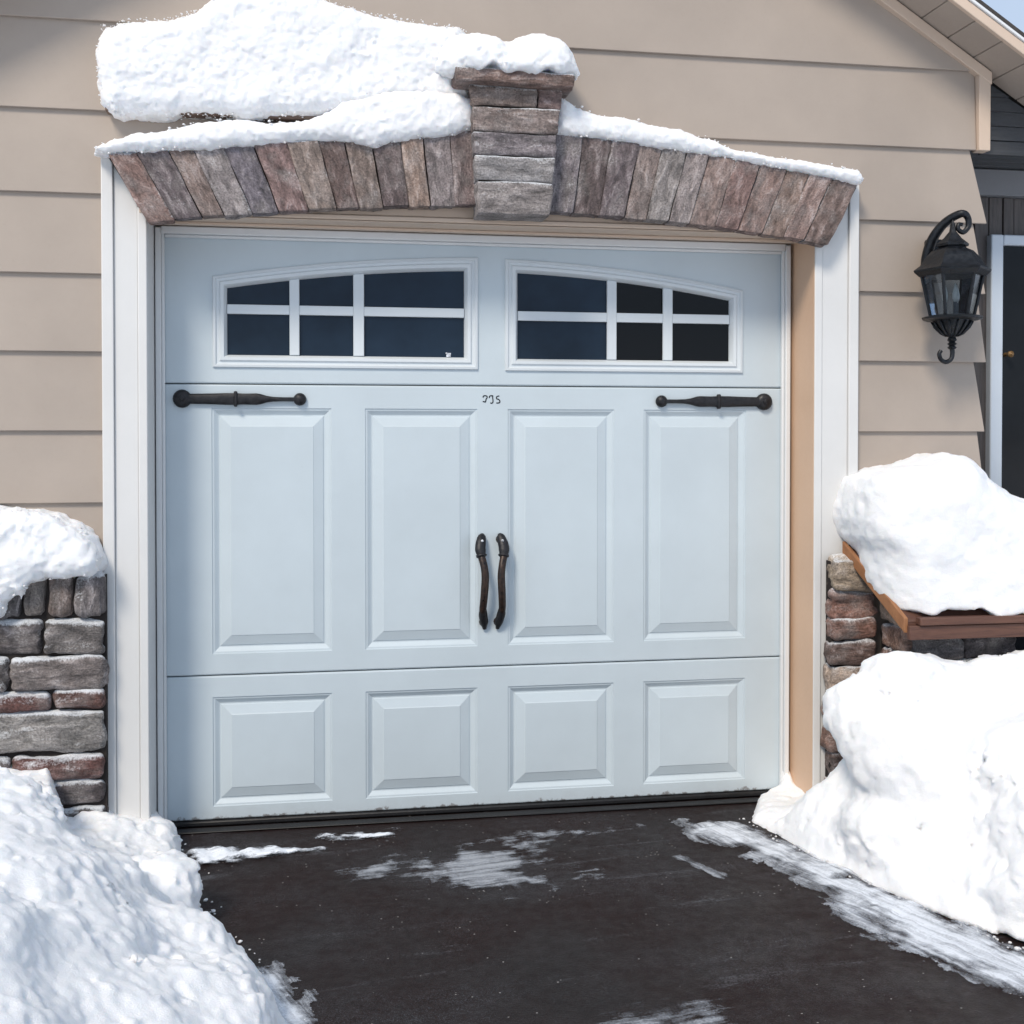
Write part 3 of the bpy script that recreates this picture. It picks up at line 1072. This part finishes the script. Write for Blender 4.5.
# thin ledge under the snow slab on the siding
lg = MB().box(-.70, .56, -.050, .012, 2.738, 2.752).build('ledge', DARKWOOD, bevel=.003)
lg.name = 'wall_ledge'
tag(lg, 'thin brown wooden ledge on the siding, under the large slab of snow', 'ledge')

# ------------------------------------------------------------------ wall lantern
LX, LY = 2.603, -.150
lan = thing('wall_lantern', 'black six sided wall lantern with scrolled arm, clear glass panes and a hooked tail', 'lantern', (LX, -.02, 1.9))
ph = R(30) + .22
b = MB().box(LX - .040, LX + .040, -.022, .012, 2.19, 2.37).build('back_plate', LAMPBLK, lan, bevel=.012)
arm = catmull([(LX - .035, -.012, 2.21), (LX - .045, -.03, 2.29), (LX - .035, -.06, 2.365), (LX - .002, -.10, 2.425), (LX + .038, LY, 2.452), (LX + .066, LY, 2.435), (LX + .068, LY, 2.40), (LX + .046, LY, 2.377), (LX + .024, LY, 2.388), (LX + .026, LY, 2.408), (LX + .042, LY, 2.408)], 6)
rr = np.interp(np.linspace(0, 1, len(arm)), [0, .25, .5, .8, 1], [.025, .020, .013, .009, .007])
MB().tube(arm, list(rr), 10).build('scroll_arm', LAMPBLK, lan, smooth=True)
MB().lathe(LX, LY, [(.008, 2.408), (.002, 2.425)], 8).lathe(LX, LY, [(.062, 2.318), (.064, 2.328), (.035, 2.352), (.014, 2.378), (.009, 2.41)], 6, ph).build('finial', LAMPBLK, lan, smooth=True, angle=30)
MB().lathe(LX, LY, [(.150, 2.214), (.153, 2.222), (.128, 2.240), (.110, 2.270), (.082, 2.300), (.055, 2.312), (.050, 2.322)], 6, ph).lathe(LX, LY, [(.130, 2.196), (.150, 2.2138)], 6, ph).build('roof', LAMPBLK, lan, smooth=True, angle=28)
rt, rb, zt, zb2 = .120, .085, 2.198, 2.036
cage = MB()
for k_ in range(6):
    a = ph + k_ * math.pi / 3
    cage.tube([(LX + rb * math.cos(a), LY + rb * math.sin(a), zb2), (LX + (rt + rb) / 2 * math.cos(a), LY + (rt + rb) / 2 * math.sin(a), (zt + zb2) / 2), (LX + rt * math.cos(a), LY + rt * math.sin(a), zt)], .0075, 6)
cage.build('cage', LAMPBLK, lan)
MB().lathe(LX, LY, [(rb - .003, zb2), (rt - .003, zt)], 6, ph, caps=False).build('glass', GLASS, lan)
MB().lathe(LX, LY, [(.100, 2.018), (.118, 2.024), (.120, 2.031), (.098, 2.037)], 12, ph).lathe(LX, LY, [(.020, 1.952), (.040, 1.966), (.064, 1.992), (.078, 2.0178)], 12, ph).build('gallery', LAMPBLK, lan, smooth=True, angle=30)
fl = MB()
for k_ in range(14):
    a = 2 * math.pi * k_ / 14
    fl.tube([(LX + r_ * math.cos(a), LY + r_ * math.sin(a), z_) for r_, z_ in ((.024, 1.955), (.043, 1.966), (.067, 1.992), (.08, 2.014))], [.003, .005, .006, .004], 6)
fl.build('fluting', LAMPBLK, lan, smooth=True)
tail = MB().lathe(LX, LY, [(.012, 1.902), (.019, 1.909), (.011, 1.916), (.020, 1.924), (.011, 1.931), (.019, 1.939), (.014, 1.951)], 10)
hk = catmull([(LX, LY, 1.904), (LX + .002, LY, 1.885), (LX - .004, LY, 1.862), (LX - .026, LY, 1.850), (LX - .048, LY, 1.860), (LX - .056, LY, 1.882), (LX - .048, LY, 1.896)], 6)
tail.tube(hk, list(np.linspace(.010, .0085, len(hk))), 8)
tail.build('tail_hook', LAMPBLK, lan, smooth=True, angle=60)
TUBE = mat_flat('dim_candle_tube', (.16, .17, .18), .5)
for k_ in range(3):
    a = k_ * 2.09 + .4
    MB().lathe(LX + .028 * math.cos(a), LY + .028 * math.sin(a), [(.0075, 2.038), (.0075, 2.09)], 8).build('candle_holder', TUBE, lan, smooth=True, angle=50)
    MB().lathe(LX + .028 * math.cos(a), LY + .028 * math.sin(a), [(.006, 2.0905), (.011, 2.106), (.012, 2.122), (.007, 2.145), (.002, 2.165)], 10).build('bulb', BULB, lan, smooth=True)


# ------------------------------------------------------------------ snow
def surface_nets(F, org, h):
    s = F < 0
    nx, ny, nz = F.shape
    C = (nx - 1, ny - 1, nz - 1)
    acc = np.zeros(C + (3,), np.float32); cnt = np.zeros(C, np.float32)
    sl_ = lambda o, n: slice(o, o + n)
    for ax in range(3):
        o1, o2 = [a for a in range(3) if a != ax]
        for p in (0, 1):
            for q in (0, 1):
                st = [0, 0, 0]; st[o1] = p; st[o2] = q
                en = list(st); en[ax] = 1
                A = F[tuple(sl_(st[i], C[i]) for i in range(3))]; B = F[tuple(sl_(en[i], C[i]) for i in range(3))]
                m = (A < 0) != (B < 0)
                t = np.where(m, A / np.where(m, A - B, 1), 0)
                pos = [st[0] * m, st[1] * m, st[2] * m]
                pos[ax] = t
                for i in range(3):
                    acc[..., i] += pos[i]
                cnt += m
    act = cnt > 0
    idx = np.full(C, -1, np.int64)
    idx[act] = np.arange(act.sum())
    ii = np.argwhere(act)
    V = (ii + acc[act] / cnt[act][:, None]) * h + np.array(org)
    faces = []
    for ax in range(3):
        o1, o2 = (ax + 1) % 3, (ax + 2) % 3
        n = [nx, ny, nz]
        A = [slice(1, n[i] - 1) for i in range(3)]
        A[ax] = slice(0, n[ax] - 1)
        B = list(A); B[ax] = slice(1, n[ax])
        sa, sb = s[tuple(A)], s[tuple(B)]
        for flag in (True, False):
            e = np.argwhere((sa != sb) & (sa == flag))
            if not len(e):
                continue
            base = e.copy()
            base[:, o1] += 1; base[:, o2] += 1
            def cid(d1, d2):
                c = base.copy(); c[:, o1] += d1; c[:, o2] += d2
                return idx[c[:, 0], c[:, 1], c[:, 2]]
            q = np.stack([cid(-1, -1), cid(0, -1), cid(0, 0), cid(-1, 0)], 1)
            faces.append(q if flag else q[:, ::-1])
    return V, np.concatenate(faces)


def poly_sdf(px, pz, poly):
    poly = np.array(poly, float)
    d = np.full(px.shape, 1e9)
    ins = np.zeros(px.shape, bool)
    n = len(poly)
    for i in range(n):
        a, b = poly[i], poly[(i + 1) % n]
        ex, ez = b - a
        wx, wz = px - a[0], pz - a[1]
        t = np.clip((wx * ex + wz * ez) / (ex * ex + ez * ez), 0, 1)
        d = np.minimum(d, (wx - ex * t) ** 2 + (wz - ez * t) ** 2)
        c1 = a[1] <= pz
        c2 = b[1] > pz
        cr_ = ex * wz - ez * wx
        ins ^= (c1 & c2 & (cr_ > 0)) | (~c1 & ~c2 & (cr_ < 0))
    d = np.sqrt(d)
    return np.where(ins, -d, d)


def smin(a, b, k):
    h = np.clip(.5 + .5 * (b - a) / k, 0, 1)
    return b * (1 - h) + a * h - k * h * (1 - h)


def snow(name, lo, hi, h, base, noise, label, cat, group=None, mat=None, band=.08, crumbs=None):
    lo = np.array(lo, float); hi = np.array(hi, float)
    n = np.ceil((hi - lo) / h).astype(int) + 1
    g_ = [lo[i] + np.arange(n[i]) * h for i in range(3)]
    X_, Y_, Z_ = np.meshgrid(*g_, indexing='ij')
    F = base(X_, Y_, Z_)
    m = np.abs(F) < band
    P_ = np.stack([X_[m], Y_[m], Z_[m]], 1)
    F[m] += noise(P_) * (.45 + .55 * sstep(.0, .08, P_[:, 2]))
    F[~m] = np.where(F[~m] < 0, np.minimum(F[~m], -h), np.maximum(F[~m], h))
    for ax in range(3):          # close the surface at the border of the grid
        for e in (0, -1):
            t = [slice(None)] * 3; t[ax] = e
            F[tuple(t)] = np.maximum(F[tuple(t)], h * .5)
    V, Q = surface_nets(F, lo, h)
    if crumbs is not None:
        vs, fs = [V], [Q.tolist()]
        nv = len(V)
        for (c, r_) in crumbs:
            bm = bmesh.new()
            bmesh.ops.create_icosphere(bm, subdivisions=1, radius=r_)
            vv = np.array([v.co[:] for v in bm.verts])
            vv = vv * (1 + .55 * vnoise(vv * 1.0 + np.array(c), r_ * 1.1, 3)[:, None]) * np.array([1, 1, .7]) + np.array(c)
            fs.append([[v.index + nv for v in f_.verts] for f_ in bm.faces])
            vs.append(vv); nv += len(vv)
            bm.free()
        V = np.concatenate(vs); Q = [f_ for l in fs for f_ in l]
    o = make(name, V, Q, mat or SNOW, smooth=True)
    return tag(o, label, cat, group)


def fringe(poly, n, y0, y1, seed, r0=.003, r1=.008):
    rd = random.Random(seed)
    P0 = np.array(poly); c = P0.mean(0)
    seg = np.linalg.norm(np.roll(P0, -1, 0) - P0, axis=1)
    out = []
    for _ in range(n):
        i = rd.choices(range(len(poly)), seg)[0]
        t = rd.random()
        p = P0[i] * (1 - t) + P0[(i + 1) % len(poly)] * t
        e = (P0[(i + 1) % len(poly)] - P0[i]) / max(seg[i], 1e-6)
        nrm = np.array([e[1], -e[0]])
        p = p + nrm * rd.uniform(-.008, .004)
        out.append(((p[0], rd.uniform(y0, y1), p[1]), rd.uniform(r0, r1)))
    return out


def extruded(poly, y0, y1, r):
    def f_(X_, Y_, Z_):
        d = poly_sdf(X_, Z_, poly) if X_.ndim == 1 else np.repeat(poly_sdf(X_[:, 0, :], Z_[:, 0, :], poly)[:, None, :], X_.shape[1], 1)
        e = np.abs(Y_ - (y0 + y1) / 2) - (y1 - y0) / 2
        q1, q2 = d + r, e + r
        return np.sqrt(np.maximum(q1, 0) ** 2 + np.maximum(q2, 0) ** 2) + np.minimum(np.maximum(q1, q2), 0) - r
    return f_


def frosty(a1=.010, a2=.010, s=0):
    def f_(P_):
        return a1 * fbm(P_, .11, 2, s) + a2 * fbm(P_, .020, 2, s + 5, .75) + .002 * vnoise(P_, .014, s + 9)
    return f_


def puffy(a0, a1, a2, a3, s=0, w_scale=.10):
    def f_(P_):
        Q_ = P_ + .03 * np.stack([vnoise(P_, .07, 1), vnoise(P_, .07, 2), vnoise(P_, .07, 3)], 1)
        wv = worley(Q_, w_scale, s)
        w2 = worley(Q_ + .3, w_scale * .42, s + 2)
        k = .55 + .45 * vnoise(P_, .25, s + 6)          # clumpier here, smoother there
        return a0 * fbm(P_, .32, 2, s + 1) + k * (a1 * (np.minimum(wv, 1) ** 2 - .35) + a2 * (np.minimum(w2, 1) ** 2 - .35)) + a3 * fbm(P_, .024, 2, s + 4, .6)
    return f_


SNG = 'snow lying on ledges and stonework'
# slab of snow stuck to the siding above the arch
poly = [(-.712, 2.765), (-.67, 2.727), (-.60, 2.730), (-.50, 2.723), (-.37, 2.735), (-.2, 2.735), (-.05, 2.742), (.113, 2.76), (.35, 2.79), (.56, 2.80), (.65, 2.84), (.66, 3.06), (.60, 3.11), (.50, 3.115), (.38, 3.135), (.28, 3.14), (.16, 3.165), (.06, 3.195), (-.06, 3.205), (-.18, 3.205), (-.30, 3.172), (-.38, 3.115), (-.48, 3.075), (-.62, 3.065), (-.705, 3.04), (-.726, 2.95), (-.72, 2.85)]
snow('snow_slab', (-.82, -.20, 2.67), (.74, .03, 3.28), .0058, extruded(poly, -.105, .10, .075), frosty(.010, .0045, 2),
     'large frosty slab of snow clinging to the siding above the left of the arch', 'snow', SNG, SNOWF, crumbs=fringe(poly, 700, -.085, -.01, 5, .0015, .0050))
# on the arch, left of the keystone
poly = [(-.735, 2.577), (-.69, 2.572), (-.45, 2.592), (-.2, 2.618), (0, 2.640), (.15, 2.655), (.24, 2.640), (.28, 2.632), (.33, 2.655), (.42, 2.672), (.50, 2.680), (.60, 2.700), (.655, 2.715), (.662, 2.82), (.60, 2.848), (.48, 2.857), (.35, 2.850), (.23, 2.828), (.15, 2.795), (.08, 2.745), (0, 2.72), (-.1, 2.708), (-.25, 2.712), (-.38, 2.698), (-.52, 2.655), (-.66, 2.625), (-.73, 2.598)]
snow('snow_ridge', (-.80, -.20, 2.50), (.72, .03, 2.94), .0058, extruded(poly, -.125, .10, .05), frosty(.008, .0040, 12),
     'snow ridge lying on the left half of the stone arch, thickest beside the keystone', 'snow', SNG, SNOWF, crumbs=fringe(poly, 260, -.11, -.03, 6, .0025, .006))
poly = [(.965, 2.712), (1.15, 2.702), (1.35, 2.686), (1.557, 2.660), (1.8, 2.63), (2.0, 2.603), (2.22, 2.565), (2.245, 2.585), (2.215, 2.620), (2.08, 2.645), (1.95, 2.660), (1.80, 2.672), (1.70, 2.688), (1.60, 2.725), (1.5, 2.745), (1.38, 2.760), (1.28, 2.783), (1.15, 2.797), (1.05, 2.825), (.985, 2.865), (.96, 2.84)]
snow('snow_ridge', (.90, -.20, 2.50), (2.30, .03, 2.93), .0058, extruded(poly, -.120, .10, .040), frosty(.007, .0032, 22),
     'thin sloping snow ridge lying on the right half of the stone arch', 'snow', SNG, SNOWF, crumbs=fringe(poly, 260, -.11, -.03, 7, .0025, .006))


def key_base(X_, Y_, Z_):
    def el(c, r):
        q = np.sqrt(((X_ - c[0]) / r[0]) ** 2 + ((Y_ - c[1]) / r[1]) ** 2 + ((Z_ - c[2]) / r[2]) ** 2)
        return (q - 1) * min(r)
    d = smin(el((.66, -.10, 2.975), (.135, .14, .095)), el((.895, -.11, 2.975), (.135, .135, .105)), .035)
    d = smin(d, el((.79, -.10, 2.935), (.235, .125, .045)), .03)
    return np.maximum(d, 2.915 - Z_ - .012 * np.sin(X_ * 60) - .01 * np.sin(X_ * 23 + 1))


snow('snow_mound', (.48, -.27, 2.86), (1.08, .06, 3.12), .0055, key_base, frosty(.009, .0022, 32),
     'twin rounded heap of snow on the capstone of the keystone', 'snow', SNG, SNOWF, band=.05)
# on the pillar
poly = [(-1.45, .94), (-1.12, .905), (-1.075, .885), (-1.055, .90), (-1.04, .955), (-1.005, .985), (-.985, .97), (-.96, 1.02), (-.90, 1.035), (-.85, 1.028), (-.80, 1.045), (-.745, 1.04), (-.722, 1.06), (-.715, 1.11), (-.745, 1.175), (-.80, 1.225), (-.87, 1.26), (-.94, 1.282), (-1.06, 1.287), (-1.45, 1.27)]
snow('snow_mound', (-1.52, -.27, .84), (-.63, .06, 1.34), .007, extruded(poly, -.165, .10, .07), lambda P_: frosty(.010, .0035, 42)(P_) + .006 * fbm(P_, .045, 2, 46),
     'thick rounded cap of snow drooping over the top of the left stone pillar', 'snow', SNG, crumbs=fringe(poly, 160, -.15, -.07, 8, .0025, .006))
# on the sloping sill
poly = [(2.205, 1.10), (2.175, 1.15), (2.160, 1.22), (2.180, 1.33), (2.20, 1.385), (2.30, 1.418), (2.42, 1.450), (2.54, 1.492), (2.60, 1.482), (2.68, 1.415), (2.80, 1.325), (2.92, 1.272), (3.10, 1.24), (3.62, 1.22), (3.62, .72), (2.275, .72), (2.258, .84), (2.235, .97)]
_hb = extruded(poly, -.425, .22, .17)


def heap_base(X_, Y_, Z_):
    d = _hb(X_, Y_, Z_)
    pl = (np.maximum(zf - .012 + (Y_ - yf) * (zb - zf) / (yb_ - yf), .866) - Z_) * .81 + .012 * np.sin(X_ * 31) * np.sin(X_ * 13 + 2)
    return np.maximum(d, pl)


snow('snow_heap', (2.0, -.50, .78), (3.66, .05, 1.56), .0085, heap_base, lambda P_: (.014 * fbm(P_, .22, 2, 51) + .003)  + .0035 * fbm(P_, .03, 2, 55, .6) + .006 * fbm(P_, .09, 2, 58),
     'tall smooth heap of snow piled on the sloping wooden sill', 'snow', SNG)


# the two shovelled banks
def edge_fn(pts):
    ys = np.array([p[1] for p in pts][::-1]); xs_ = np.array([p[0] for p in pts][::-1])
    return lambda y: np.interp(y, ys, xs_)


eR = edge_fn([(1.94, .25), (1.86, .08), (1.785, -.08), (1.86, -.43), (1.945, -.80), (2.042, -1.125), (2.15, -1.357), (2.30, -1.75), (2.45, -2.4), (2.55, -3.2)])


def right_bank(X_, Y_, Z_):
    d = X_ - eR(Y_)
    H_ = .64 + .04 * sstep(-1.2, -.3, Y_) - .15 * sstep(-.9, -2.2, Y_)
    H_ = H_ * (1 - .97 * sstep(-.42, .04, Y_)) * sstep(-3.3, -2.3, Y_)
    wd = .30 + .14 * sstep(-.5, -1.3, Y_) + .2 * sstep(-.35, 0, Y_)
    dd = np.maximum(d, 0)
    hgt = np.where(d > 0, H_ * (1 - np.exp(-(dd / wd) ** 1.5)) + .04 * (1 - np.exp(-dd / .025)), d * 1.2)
    hgt = hgt + .08 * np.exp(-((X_ - 2.25) / .13) ** 2 - ((Y_ + .45) / .2) ** 2)
    f_ = (Z_ - hgt) * .62
    def ball(cx, cy, cz, rx, ry, rz):
        q = np.sqrt(((X_ - cx) / rx) ** 2 + ((Y_ - cy) / ry) ** 2 + ((Z_ - cz) / rz) ** 2)
        return (q - 1) * min(rx, ry, rz)
    f_ = smin(f_, ball(2.10, -.42, .53, .135, .15, .115), .10)
    f_ = smin(f_, ball(2.22, -.45, .65, .13, .14, .105), .10)
    f_ = smin(f_, ball(2.15, -.62, .42, .19, .2, .17), .10)
    f_ = smin(f_, ball(2.45, -.85, .44, .2, .2, .12), .10)
    f_ = smin(f_, ball(2.36, -1.1, .26, .20, .2, .16), .10)
    f_ = smin(f_, ball(2.06, -.66, .14, .12, .15, .10), .05)
    for b_ in ((2.28, -1.25, .12, .14, .15, .10), (2.4, -1.35, .22, .16, .16, .12), (2.6, -1.2, .38, .2, .2, .12), (2.14, -.95, .10, .11, .14, .10), (2.30, -.85, .27, .15, .16, .12), (2.5, -1.6, .2, .18, .18, .14)):
        f_ = smin(f_, ball(*b_), .11)
    f_ = smin(f_, ball(2.03, -.30, .08, .09, .15, .09), .05)
    # a drift tails up against the jamb and stop
    f_ = smin(f_, ball(2.050, .212, .06, .015, .022, .15), .008)
    return np.maximum(f_, np.maximum(-.004 - Z_, Y_ - .232))


_pR = puffy(.034, .030, .020, .005, 61, .095)
crumb = []
for _ in range(70):
    y = random.uniform(-1.7, .0)
    r_ = random.choice([.003, .004, .005, .006, .008])
    crumb.append(((float(eR(y)) - abs(random.gauss(0, .035)) - .005, y, r_ * .6), r_))
snow('snow_bank', (1.66, -3.3, -.02), (4.0, .25, .95), .0125, right_bank, _pR,
     'tall bright bank of shovelled snow on the right side of the driveway', 'snow bank', 'shovelled snow banks', crumbs=crumb)

eL = edge_fn([(-.50, .25), (-.475, .02), (-.44, -.16), (-.365, -.45), (-.315, -.72), (-.215, -.96), (-.14, -1.2), (-.06, -1.45), (.0, -1.9), (.02, -2.6), (.0, -3.4)])


def left_bank(X_, Y_, Z_):
    d = eL(Y_) - X_
    dd = np.maximum(d, 0)
    k = sstep(-.35, -.9, Y_)
    h0 = .085 * (1 - np.exp(-dd / .07)) + .08 * sstep(.1, .36, dd) + .20 * sstep(.385, .455, dd) + .03 * sstep(.5, .9, dd)
    h1 = .17 * (1 - np.exp(-dd / .07)) + .36 * sstep(.0, .85, dd) + .06 * np.exp(-((X_ + .75) / .2) ** 2 - ((Y_ + 1.25) / .25) ** 2)
    hgt = np.where(d > 0, (h0 * (1 - k) + h1 * k) * sstep(-3.5, -2.4, Y_) + .01, d * 1.2)
    hgt = hgt * (1 - .85 * sstep(-.02, .2, Y_) * sstep(-.62, -.5, X_))
    f_ = (Z_ - hgt) * .7
    def ball(cx, cy, cz, rx, ry, rz):
        q = np.sqrt(((X_ - cx) / rx) ** 2 + ((Y_ - cy) / ry) ** 2 + ((Z_ - cz) / rz) ** 2)
        return (q - 1) * min(rx, ry, rz)
    for b_ in ((-.92, -.95, .40, .22, .2, .13), (-.62, -1.05, .26, .16, .16, .11), (-.80, -1.45, .40, .2, .2, .12), (-.45, -.75, .12, .12, .16, .09), (-.36, -1.25, .14, .13, .13, .11), (-.55, -1.5, .26, .16, .16, .10), (-.30, -1.7, .16, .16, .16, .12)):
        f_ = smin(f_, ball(*b_), .06)
    return np.maximum(f_, np.maximum(-.004 - Z_, Y_ - .19))


crumb = []
for _ in range(90):
    y = random.uniform(-1.8, .05)
    r_ = random.choice([.003, .0035, .004, .005, .007])
    crumb.append(((float(eL(y)) + abs(random.gauss(0, .035)) + .005, y, r_ * .6), r_))
_pL = puffy(.040, .036, .024, .0055, 83, .088)
snow('snow_bank', (-2.2, -3.4, -.02), (.14, .2, .78), .0100, left_bank, _pL,
     'lumpy bluish bank of shovelled snow on the left side of the driveway', 'snow bank', 'shovelled snow banks', crumbs=crumb)

# roof snow
rs = MB()
for s in (1, -1):
    X = lambda x: AX + s * (x - AX)
    pts = [(X(AX), rake_z(AX, .082)), (X(3.24), rake_z(3.24, .082)), (X(3.24), rake_z(3.24, .125)), (X(AX), rake_z(AX, .14))]
    rs.prism(pts if s > 0 else pts[::-1], -.12, 4.6)
tag(rs.build('snow_sheet', SNOW, bevel=.015), 'thin even sheet of snow covering the gable roof', 'snow')

# thin scraped snow left on the asphalt
def patch(name, poly, hmax, res, ns, label, mat, rag=.05, fade=.08):
    P0 = np.array(poly)
    lo, hi = P0.min(0) - .06, P0.max(0) + .06
    nx, ny = (np.ceil((hi - lo) / res)).astype(int) + 1
    gx, gy = np.meshgrid(lo[0] + np.arange(nx) * res, lo[1] + np.arange(ny) * res, indexing='ij')
    P3 = np.stack([gx.ravel(), gy.ravel(), np.full(gx.size, ns * 1.3)], 1)
    dd = -poly_sdf(gx, gy, poly) + rag * (fbm(P3, .09, 4, ns, .6)).reshape(gx.shape)
    zz = .004 + hmax * sstep(0, .05, dd) * (.55 + .45 * fbm(P3, .05, 3, ns + 4).reshape(gx.shape))
    keep = (dd[:-1, :-1] > 0) & (dd[1:, :-1] > 0) & (dd[1:, 1:] > 0) & (dd[:-1, 1:] > 0)
    idx = np.arange(gx.size).reshape(gx.shape)
    F_ = np.stack([idx[:-1, :-1][keep], idx[1:, :-1][keep], idx[1:, 1:][keep], idx[:-1, 1:][keep]], 1)
    used, inv = np.unique(F_, return_inverse=True)
    F_ = inv.reshape(F_.shape)
    V = np.stack([gx.ravel(), gy.ravel(), zz.ravel()], 1)[used]
    tt = np.ones((len(V), 4)); tt[:, :3] = np.clip(sstep(0, fade, dd), 0, 1).ravel()[used][:, None]
    o = make(name, V, F_, mat, smooth=True, attrs={'tint': ('FLOAT_COLOR', tt)})
    return tag(o, label, 'snow patch', 'thin snow left on the driveway')


MS = mat_streak('scraped_snow', -1.20, .22, .95, (2.2, 34, 3), .90)
MD = mat_streak('powdery_snow', .16, .50, 1.10, (2.0, 34, 3), .52)
MW = mat_streak('packed_snow', .10, .45, .80, (3, 22, 3))
patch('snow_patch', [(1.44, -.06), (1.60, -.03), (1.78, -.12), (1.86, -.43), (1.96, -.80), (2.08, -1.13), (2.2, -1.4), (2.32, -1.9), (2.05, -1.95), (1.92, -1.65), (1.84, -1.50), (1.77, -1.30), (1.75, -1.05), (1.73, -.85), (1.66, -.60), (1.56, -.36), (1.46, -.20)], .012, .0055, 1,
      'long scraped streak of snow along the foot of the right snow bank', MS, .05, .12)
patch('snow_patch', [(1.70, -1.02), (1.755, -.90), (1.79, -1.1), (1.81, -1.32), (1.77, -1.26)], .008, .005, 9, 'narrow spur of snow branching left off the long scraped streak', MS, .03)
patch('snow_patch', [(-.46, -.02), (-.30, -.02), (.0, -.06), (.19, -.115), (.0, -.16), (-.2, -.22), (-.42, -.26)], .016, .005, 2,
      'white wedge of snow poking out of the left snow bank by the door', MW, .035)
patch('snow_patch', [(-.02, .055), (.12, -.04), (.32, -.05), (.42, -.03), (.38, .02), (.52, .03), (.55, .055), (.35, .06), (.25, .04), (.18, .06)], .012, .005, 3,
      'small ragged patch of snow against the threshold of the garage door', MW, .04)
patch('snow_patch', [(.02, -.38), (.30, -.25), (.50, -.20), (.74, -.16), (1.08, -.10), (.90, -.24), (.86, -.38), (.84, -.44), (1.06, -.60), (.84, -.72), (.60, -.66), (.36, -.52)], .006, .005, 4,
      'wide powdery smear of snow in the middle of the driveway', MD, .08, .16)
patch('snow_patch', [(.62, -.10), (1.0, -.02), (1.42, -.06), (1.2, -.16), (.80, -.20)], .004, .005, 5, 'faint thin smear of snow just in front of the door', MD, .05, .12)
patch('snow_patch', [(1.34, -.42), (1.38, -.40), (1.47, -.62), (1.46, -.70), (1.43, -.66)], .005, .004, 6, 'short narrow lick of snow on bare asphalt left of the long streak', MS, .02)
patch('snow_patch', [(.62, -1.62), (.80, -1.50), (1.0, -1.48), (1.22, -1.55), (1.12, -1.76), (.75, -1.80)], .006, .004, 7, 'powdery smear of snow nearest the camera', MD, .05, .16)
patch('snow_patch', [(-.18, -1.08), (-.08, -1.06), (-.02, -1.2), (.03, -1.45), (.05, -1.7), (-.12, -1.7)], .008, .004, 8, 'thin fringe of scraped snow under the near edge of the left bank', MS, .04)
